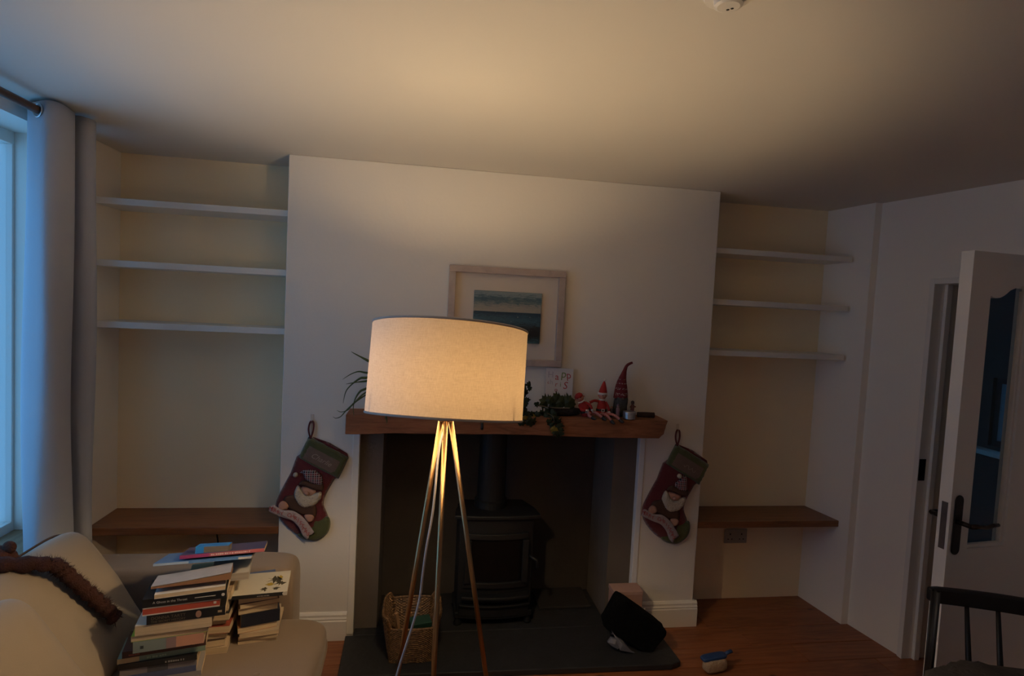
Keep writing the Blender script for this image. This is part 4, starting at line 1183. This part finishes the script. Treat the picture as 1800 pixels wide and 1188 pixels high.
# two cloth elf dolls
EF_RED = mat('elf_red', (.36, .022, .018), .9, .1, 30); EF_SKIN = mat('elf_skin', (.55, .24, .16), .6, .05, 20); EF_WHITE = mat('elf_white', (.62, .55, .50), .9, .05, 30)
EF_BLACK = mat('elf_black', (.012, .01, .01), .6)
def stripe_mat():
    m, nt, b, L = nodes_of('elf_stripes')
    w = nt.nodes.new('ShaderNodeTexWave'); w.inputs['Scale'].default_value = 60; w.bands_direction = 'X'
    L.new(coords(nt, (1, 1, 1), False), w.inputs[0])
    L.new(ramp(nt, w.outputs['Fac'], ((.45, (.48, .25, .22)), (.55, (.40, .09, .09)))), b.inputs['Base Color']); b.inputs['Roughness'].default_value = .9
    return m
EF_LEG = stripe_mat()
def elf(base, lean, label, arms, legs, hat, face_turn=0.):
    t = thing('elf_doll', label, 'doll', base, group='elf dolls sitting on the mantel')
    Rm = Matrix.Rotation(lean, 4, 'Y')
    body = MB().lathe([(.012, 0), (.026, .004), (.0285, .02), (.026, .04), (.022, .065), (.013, .082), (.006, .086)], 18, Rm, 1, .75).build('body', EF_RED, t, smooth=True)
    MB().lathe([(.0287, .026), (.0291, .028), (.0287, .035), (.0280, .037)], 18, Rm, 1, .76).build('belt', EF_BLACK, body)
    bk = MB()
    for a_, b_, c_, d_ in ((-.008, .008, .024, .027), (-.008, .008, .036, .039), (-.008, -.005, .027, .036), (.005, .008, .027, .036)):
        bk.box(a_, b_, -.0245, -.022, c_, d_, Rm)
    bk.build('buckle', EF_WHITE, body)
    hc = Rm @ Vector((0, -.002, .106))
    Hm = Matrix.Translation(hc) @ Rm @ Matrix.Rotation(face_turn, 4, 'Z')
    hd = MB().ball((0, 0, 0), .0215, 16, sy=.95, sz=1.05, xf=Hm).ball((.0225, 0, -.002), .005, 8, sy=.6, xf=Hm).ball((-.0225, 0, -.002), .005, 8, sy=.6, xf=Hm).ball((0, -.0215, -.004), .003, 8, xf=Hm)
    ho = hd.build('head', EF_SKIN, t, smooth=True)
    for s in (-1, 1):
        MB().ball((s*.008, -.0185, .003), .0032, 8, sy=.6, sz=1.2, xf=Hm).build('eye', EF_BLACK, ho, smooth=True)
    MB().tube([(-.006, -.0195, -.009), (0, -.0203, -.0105), (.006, -.0195, -.009)], .0011, 6, xf=Hm).build('mouth', EF_RED, ho)
    MB().lathe([(.0135, -.018), (.020, -.022), (.016, -.026)], 14, Hm).build('collar', EF_WHITE, t, smooth=True)
    if hat:
        hm_ = MB().lathe([(.0225, .006), (.021, .02), (.014, .045), (.007, .065), (.002, .074)], 18, Hm @ Matrix.Rotation(.08, 4, 'Y')).build('hat', EF_RED, t, smooth=True)
        MB().lathe([(.0225, .003), (.0245, .006), (.0240, .013), (.0215, .015)], 18, Hm).build('hat_band', EF_WHITE, hm_, smooth=True)
        MB().ball((.008, 0, .078), .007, 10, xf=Hm).build('pompom', EF_WHITE, hm_, smooth=True)
    else:
        MB().lathe([(.0222, .004), (.0205, .014), (.012, .022), (1e-7, .0245)], 18, Hm).build('hat', EF_RED, t, smooth=True)
    for pts in arms:
        P = [Rm @ Vector(p) for p in pts]
        ao = MB().tube(catmull(P, 4), .0068, 10).build('arm', EF_RED, t, smooth=True)
        d = (P[-1]-P[-2]).normalized(); q = P[-1]
        hnd = MB().ball(tuple(q+d*.006), .0075, 10, sz=.8)
        for k in range(3):
            hnd.tube([q+d*.009+Vector((0, 0, .003*(k-1))), q+d*.017+Vector((0, -.001, .004*(k-1)))], [.0025, .0018], 6)
        hnd.tube([q+d*.004, q+d*.007+Vector((0, -.006, .004))], [.0025, .0018], 6)
        hnd.build('hand', EF_WHITE, ao, smooth=True)
    for pts in legs:
        lo = MB().tube(catmull([Vector(p) for p in pts], 4), [.0085-.002*i/((len(pts)-1)*4) for i in range((len(pts)-1)*4+1)], 10).build('leg', EF_LEG, t, smooth=True)
        e = Vector(pts[-1]); d = (e-Vector(pts[-2])).normalized()
        MB().tube([e-d*.002, e+d*.008, e+d*.020+Vector((0, -.003, .002)), e+d*.026+Vector((0, -.004, .006))], [.0085, .009, .006, .002], 10).build('shoe', EF_BLACK, lo, smooth=True)
elf((.918, 2.775, MT), 0., 'red elf doll with pointed hat sitting upright, arm round its friend', [[(-.018, 0, .074), (-.045, -.008, .078), (-.07, -.015, .068)], [(.018, 0, .072), (.030, -.01, .05), (.034, -.018, .028)]],
    [[(-.008, -.008, .012), (.004, -.04, .014), (.012, -.068, .010), (.026, -.086, -.008)], [(.010, -.008, .012), (.038, -.035, .015), (.055, -.062, .012), (.072, -.080, -.003)]], True, .15)
elf((.845, 2.765, MT), -.50, 'smaller red elf doll slumped sideways beside the card', [[(.016, -.004, .070), (.03, -.018, .05), (.028, -.024, .03)], [(-.017, 0, .07), (-.02, -.022, .05), (-.004, -.028, .04)]],
    [[(-.004, -.01, .012), (-.004, -.035, .02), (-.012, -.055, .012), (.0, -.072, .006)], [(.012, -.008, .012), (.03, -.03, .022), (.046, -.05, .012), (.056, -.066, .004)]], False, -.3)

# gnome with knitted hat
def gnome():
    t = thing('christmas_gnome', 'gnome with tall red knitted hat bent at the tip', 'gnome', (1.021, 2.79, MT))
    MB().lathe([(.03, 0), (.036, .006), (.037, .03), (.034, .075), (.028, .10), (1e-7, .11)], 20, None, 1, .85).build('body', mat('gnome_grey', (.045, .042, .042), .95, .2, 40, .4, bscale=150), t, smooth=True)
    MB().puff(smooth_loop([(-.026, .10), (.026, .10), (.029, .06), (.018, .02), (0, .008), (-.018, .02), (-.029, .06)], 3), .012, .02, .008, Matrix(((1, 0, 0, 0), (0, 0, -1, -.026), (0, 1, 0, 0), (0, 0, 0, 1))), back=.004).build('beard', mat('gnome_beard', (.07, .066, .062), 1., .3, 60, .8, bscale=120), t, smooth=True)
    MB().ball((0, -.036, .094), .007, 12).build('nose', mat('gnome_nose', (.12, .06, .045), .8), t, smooth=True)
    m, nt, b, L = nodes_of('knitted_hat')
    tc = nt.nodes.new('ShaderNodeTexCoord'); sp = nt.nodes.new('ShaderNodeSeparateXYZ'); L.new(tc.outputs['Object'], sp.inputs[0])
    def band(z0, z1):
        a = nt.nodes.new('ShaderNodeMath'); a.operation = 'COMPARE'; L.new(sp.outputs[2], a.inputs[0]); a.inputs[1].default_value = (z0+z1)/2; a.inputs[2].default_value = (z1-z0)/2
        return a.outputs[0]
    acc = None
    for z0, z1 in ((.108, .122), (.138, .147), (.166, .172), (.188, .193)):
        q = band(z0, z1)
        if acc is None: acc = q
        else:
            ad = nt.nodes.new('ShaderNodeMath'); ad.operation = 'ADD'; L.new(acc, ad.inputs[0]); L.new(q, ad.inputs[1]); acc = ad.outputs[0]
    ck = nt.nodes.new('ShaderNodeTexVoronoi'); ck.inputs['Scale'].default_value = 170; L.new(tc.outputs['Object'], ck.inputs['Vector'])
    fk = ramp(nt, ck.outputs['Distance'], ((.30, (1, 1, 1)), (.45, (0, 0, 0))))
    mu = nt.nodes.new('ShaderNodeMath'); mu.operation = 'MULTIPLY'; L.new(acc, mu.inputs[0]); L.new(fk, mu.inputs[1])
    L.new(mixrgb(nt, mu.outputs[0], (.145, .014, .018), (.42, .34, .32)), b.inputs['Base Color']); b.inputs['Roughness'].default_value = .95
    add_bump(nt, b, noise_tex(nt, coords(nt, (1, 1, 1), False), 300, 2), .5, .003)
    pts = [(0, 0, .092), (0, 0, .115), (.0, 0, .15), (.002, 0, .18), (.008, 0, .21), (.014, 0, .235), (.022, 0, .258), (.036, 0, .270), (.052, 0, .277)]
    rr_ = [.0375, .0355, .0305, .0235, .0155, .010, .0075, .007, .006]
    P = catmull(pts, 4); RR = []
    for i in range(len(rr_)-1):
        for k in range(4): RR.append(rr_[i]+(rr_[i+1]-rr_[i])*k/4)
    RR.append(rr_[-1])
    MB().tube(P, RR, 22).build('hat', m, t, smooth=True)
gnome()
def figurine(label, x, y, h, cols, arm):
    t = thing('small_figurine', label, 'figurine', (x, y, MT), group='little painted figurines round the gnome')
    MB().lathe([(.011, 0), (.012, .004), (.009, h*.35), (.010, h*.6), (.0085, h*.72), (.004, h*.78)], 14).build('robe', mat('fig_%d' % int(x*1000), cols[0], .6, .15, 60), t, smooth=True)
    MB().ball((0, 0, h*.86), h*.10+.001, 12).build('head', mat('figh_%d' % int(x*1000), cols[1], .6), t, smooth=True)
    MB().lathe([(h*.11, h*.9), (h*.10, h*.95), (.002, h)], 12).build('headdress', mat('figt_%d' % int(x*1000), cols[2], .6), t, smooth=True)
    if arm:
        for s in (-1, 1): MB().tube([(s*.006, 0, h*.68), (s*.014, -.004, h*.60), (s*.012, -.012, h*.66)], [.003, .0028, .0024], 8).build('arm', mat('fig_%d' % int(x*1000), cols[0]), t, smooth=True)
figurine('tiny orange topped figurine between the elf doll and the gnome', .968, 2.765, .052, ((.05, .03, .025), (.30, .14, .08), (.32, .10, .03)), False)
figurine('tiny pink robed figurine standing against the gnome', .992, 2.738, .068, ((.24, .12, .13), (.30, .18, .14), (.20, .10, .12)), False)
figurine('small reddish brown figurine with bent arms beside the gnome', 1.082, 2.775, .082, ((.16, .045, .03), (.10, .05, .035), (.06, .03, .025)), True)
t = thing('tealight_tin', 'round silver tealight tin in front of the gnome', 'candle tin', (1.047, 2.722, MT))
MB().lathe([(.0315, 0), (.0315, .022), (.0325, .023), (.0325, .034), (.031, .036), (1e-7, .036)], 32).build('tin', mat('tin_metal', (.55, .55, .57), .32, .05, 30, metal=.9), t)
o = MB().tube([(-.042, .004, .0145), (0, 0, .0145), (.045, -.004, .0145)], [.0135, .0145, .014], 14).build('wood_stick', mat('dark_stick', (.035, .018, .012), .8, .3, 40, .4, bscale=90), smooth=True)
o.location = (1.145, 2.75, MT); tag(o, 'short dark round stick lying at the end of the mantel', 'stick')

# ------------------------------------------------------------------ basket on the hearth
def basket():
    t = thing('wicker_basket', 'woven wicker basket of kindling on the hearth', 'basket', (.005, 2.665, .031))
    def ring(u, a, b, e=.45):
        th = 2*PI*u
        return a*spow(math.cos(th), e), b*spow(math.sin(th), e)
    def rimh(u):
        th = 2*PI*u; c = math.cos(th); s_ = math.sin(th)
        h = .222+.022*max(0, s_)
        if s_ < 0:                              # front: scooped hand hold
            x = c/max(1e-6, abs(s_))
            h -= .052*max(0, min(1, (1.0-abs(x-.15))*4)) if abs(x) < 1.3 else 0
        elif s_ > .5:                           # back: shallow dip
            x = c/s_
            h -= .028*max(0, min(1, (.75-abs(x))*4))
        return h
    NU, NV = 264, 70
    mb = MB()
    for side, inset in ((0, 0), (1, -.009)):
        def fn(u, v):
            z = v*rimh(u)
            k = z/.22
            a = .102+.034*k+inset; b = .085+.030*k+inset
            x, y = ring(u, a, b)
            iu = int(u*NU+.5); iv = int(v*(NV-1)+.5)
            row = iv//2
            cell = ((iu+(row % 2)*3)//3) % 2
            w = (.0046 if cell else -.0022)*(1 if iv % 2 else .35)
            d = Vector((x, y, 0)).normalized()
            return (x+d.x*w, y+d.y*w, z)
        mb.grid(fn, NU, NV, None, wrap=True)
    mb.box(-.098, .098, -.08, .08, .0, .006)
    m = MATS.get('wicker')
    if m is None:
        m, nt, b, L = nodes_of('wicker')
        n = noise_tex(nt, coords(nt, (1, 1, 1)), 90, 3)
        L.new(ramp(nt, n, ((.3, (.05, .025, .012)), (.55, (.17, .09, .038)), (.8, (.30, .18, .08)))), b.inputs['Base Color']); b.inputs['Roughness'].default_value = .6
    o = mb.build('woven_body', m, t); o['kind'] = 'stuff'
    pts = []
    for i in range(97):
        u = i/96; h = rimh(u); k = h/.22
        x, y = ring(u, .102+.034*k-.0045, .085+.030*k-.0045); pts.append((x, y, h))
    MB().tube(pts, .006, 8, caps=False).build('rim', m, t, smooth=True)
    for p0, p1 in (((-.05, -.01, .05), (-.075, -.02, .205)), ((-.03, .02, .05), (-.008, .01, .19))):
        o = MB().tube([p0, p1], .011, 4).build('kindling_stick', mat('kindling', (.34, .19, .09), .8, .15, 30))
        o.location = t.location
        tag(o, 'split kindling stick leaning %s in the wicker basket' % ('outwards' if p1[0] < -.05 else 'beside the green box'), 'kindling', 'kindling in the basket')
    o = MB().box(-.045, .055, -.03, .03, 0, .12).build('firelighter_box', mat('green_card', (.012, .05, .035), .6, .1, 20), bevel=.002)
    o.location = (t.location.x+.03, t.location.y-.01, .085); o.rotation_euler = (.15, .0, .25)
    tag(o, 'dark green firelighter box inside the wicker basket', 'box')
    o = MB().box(-.009, .009, -.004, .004, 0, .06).build('matches_packet', mat('blue_pack', (.12, .10, .20), .6), bevel=.001)
    o.location = (t.location.x-.025, t.location.y-.03, .115); tag(o, 'small blue and white packet next to the green box', 'packet')
    o = MB().tube([(0, 0, 0), (.008, 0, .08), (.01, .002, .12)], [.006, .005, .004], 8).build('paper_twist', mat('twist_paper', (.5, .35, .3), .8), smooth=True)
    o.location = (t.location.x+.095, t.location.y-.02, .10); tag(o, 'pale paper twist poking up at the side of the basket', 'paper twist')
basket()

# ------------------------------------------------------------------ black sack, box and plastic on the hearth
def lump(mb, c, h, e, wob, seed, xf=None, fr=9, nu=56, nv=30):
    def fn(u, v):
        th = 2*PI*u; ph = -PI/2+PI*v; cp = max(0, math.cos(ph))
        p = Vector((h[0]*spow(cp, e)*spow(math.cos(th), e), h[1]*spow(cp, e)*spow(math.sin(th), e), h[2]*spow(math.sin(ph), e)))
        n = noise.noise(p*fr+Vector((seed, 0, 0)))*wob + noise.noise(p*fr*4+Vector((0, seed, 0)))*wob*.35
        p = p*(1+n)
        if xf: p = xf @ p
        return p+Vector(c)
    mb.grid(fn, nu, nv, None, wrap=True)
cS = Vector((1.105, 2.655, .135))
mb = MB()
RS = Matrix.Rotation(math.radians(33), 3, 'Y') @ Matrix.Rotation(math.radians(-12), 3, 'Z')
lump(mb, cS, (.148, .055, .082), .16, .11, 3.3, RS, 12)
for i, v in enumerate(mb.v):
    if v.z < .0325: mb.v[i] = Vector((v.x, v.y, .0325+.0))
t = thing('coal_sack', 'crumpled black sack slumped at the edge of the hearth', 'sack', (1.105, 2.655, .03))
mb.build('sack_body', mat('black_sack', (.0035, .0035, .0035), .95, .3, 30, .8, bscale=60, spec=.1), t, smooth=True, world=True)
def sheet(name, pts, m, parent):
    V = [at(u, v, Y) for u, v, Y in pts]
    c = sum(V, Vector())/len(V)
    n = len(V)
    bk = Vector((.002, .012, 0))
    VV = V+[c+Vector((0, -.012, .005))]+[p+bk for p in V]
    F = [(i, (i+1) % n, n) for i in range(n)] + [tuple(range(n+1, 2*n+1))[::-1]] + [(i, n+1+i, n+1+(i+1) % n, (i+1) % n) for i in range(n)]
    return MB().add(VV, F).build(name, m, parent, world=True)
POLY = mat('clear_polythene', (.17, .17, .20), .25, .35, 40)
t2 = thing('plastic_bag', 'crumpled translucent plastic bag under the black sack', 'plastic bag', at(1095, 1140, 2.60))
sheet('bag_fold', [(1075, 1109, 2.60), (1083, 1120, 2.59), (1096, 1128, 2.585), (1110, 1146, 2.575), (1116, 1148, 2.57), (1090, 1143, 2.575), (1083, 1124, 2.585)], POLY, t2)
sheet('bag_corner', [(1068, 1129, 2.60), (1074, 1121, 2.60), (1084, 1124, 2.59), (1090, 1138, 2.58), (1086, 1141, 2.58), (1076, 1136, 2.59)], POLY, t2)
sheet('bag_edge', [(1122, 1149, 2.575), (1130, 1150, 2.57), (1146, 1148, 2.575), (1146, 1150, 2.575), (1128, 1154, 2.568)], POLY, t2)
t = thing('pink_box', 'pale pink cardboard box behind the black sack', 'box', (1.118, 2.782, .031))
MB().box(-.085, .07, -.045, .045, 0, .225).build('carton', mat('pink_card', (.38, .22, .18), .8, .08, 12), t, bevel=.003)
MB().box(-.087, .072, -.047, .047, .206, .228).build('lid', mat('pink_card2', (.42, .26, .22), .8, .08, 12), t, bevel=.003)
sheet('clear_tape', [(1128, 1078, 2.69), (1134, 1070, 2.69), (1137, 1084, 2.69), (1132, 1086, 2.69)], mat('tape_shine', (.5, .45, .4), .2), t)
# hand brush on the floor
t = thing('hand_brush', 'small brush with blue handle and cream bristles on the floor', 'brush', (1.462, 2.462, 0), math.radians(8))
mb = MB(); lump(mb, (-.012, -.008, .034), (.062, .026, .031), .6, .08, 1.2, None, 20, 30, 16); b_ = mb.build('bristles', mat('cream_bristle', (.42, .31, .21), .95, .2, 60, .8, bscale=150), t, smooth=True)
mb = MB(); superq(mb, .068, .024, .010, .5, .5, 30, 12, Matrix.Translation((-.012, .004, .066)) @ Matrix.Rotation(-.05, 4, 'Y')); mb.tube([(.045, .006, .066), (.07, .008, .074), (.092, .008, .079)], [.010, .010, .011], 12, flat=.7); mb.build('handle', mat('blue_plastic', (.02, .055, .16), .4), t, smooth=True)

# ------------------------------------------------------------------ chair and fleece near the door
def chair():
    base = Vector((1.82, 1.30, 0))
    t = thing('spindle_chair', 'dark wooden spindle-back chair in front of the open door', 'chair', base)
    DK = mat('chair_dark', (.010, .008, .007), .5, .2, 20)
    def rail(u):           # plan of the back, bowed away from the sitter
        x = 1.638+.44*u; y = 1.55-.21*u+.02*math.sin(PI*u)
        return Vector((x, y, 0))
    m = MB(); V = []; F = []; n = 16
    for i in range(n+1):
        p = rail(i/n); z0, z1 = .822, .872+.003*math.sin(PI*i/n)
        if i == 0: z0 += .004; z1 -= .004
        V += [p+Vector((0, -.012, z0)), p+Vector((0, -.012, z1)), p+Vector((.004, .012, z1)), p+Vector((.004, .012, z0))]
    for i in range(n):
        a = i*4; b = a+4
        F += [(a+k, a+(k+1) % 4, b+(k+1) % 4, b+k) for k in range(4)]
    F += [(0, 3, 2, 1), (n*4, n*4+1, n*4+2, n*4+3)]
    m.add(V, F); m.build('crest_rail', DK, t, bevel=.006, world=True)
    for u in (.05, .95):
        p = rail(u); q = Vector((p.x-(.055 if u < .5 else -.01), p.y-.05, .455))
        MB().tube([p+Vector((0, 0, .835)), p.lerp(q, .5)+Vector((0, 0, .43+.215)), q], [.0095, .0125, .012], 12).build('back_post', DK, t, smooth=True, world=True)
    for u in (.24, .42, .60, .78):
        p = rail(u); q = Vector((p.x-.02, p.y-.07, .455))
        MB().tube([p+Vector((0, 0, .835)), (p+q+Vector((0, 0, .835)))/2, q], [.006, .0085, .007], 10).build('spindle', DK, t, smooth=True, world=True)
    mb = MB(); superq(mb, .235, .215, .022, .35, .35, 40, 12, Matrix.Translation((1.80, 1.245, .447)) @ Matrix.Rotation(-.28, 4, 'Z')); mb.build('seat', DK, t, smooth=True, world=True)
    for sx_, sy_ in ((-1, -1), (1, -1), (-1, 1), (1, 1)):
        p = Vector((1.80+sx_*.15, 1.245+sy_*.14, .44)); q = Vector((1.80+sx_*.20, 1.245+sy_*.19, .0))
        MB().tube([p, p.lerp(q, .5), q], [.014, .019, .012], 12).build('leg', DK, t, smooth=True, world=True)
chair()
mb = MB()
lump(mb, (1.75, 1.225, .60), (.30, .19, .125), .6, .14, 8.1, Matrix.Rotation(-.40, 3, 'Z'), 9, 60, 30)
for i, v in enumerate(mb.v):
    if v.z < .474: mb.v[i] = Vector((v.x, v.y, .474))
t = thing('fleece_throw', 'grey fleece throw bundled on the seat of the dark chair', 'throw', (1.78, 1.235, .474))
mb.build('fleece', mat('grey_fleece', (.045, .038, .035), 1.0, .6, 14, .8, bscale=60), t, smooth=True, world=True)

# ------------------------------------------------------------------ smoke detector
t = thing('smoke_detector', 'round white smoke detector on the ceiling', 'smoke detector', (.585, 1.112, CZ))
MB().lathe([(.052, 0), (.052, -.012), (.047, -.02), (.030, -.022), (.028, -.034), (.022, -.037), (1e-7, -.037)], 36).build('housing', PLASTIC, t)
for a in (.3, 1.2):
    MB().ball((.010*math.cos(a), .010*math.sin(a), -.0372), .0035, 8, sz=.3).build('vent', EF_BLACK, t, smooth=True)
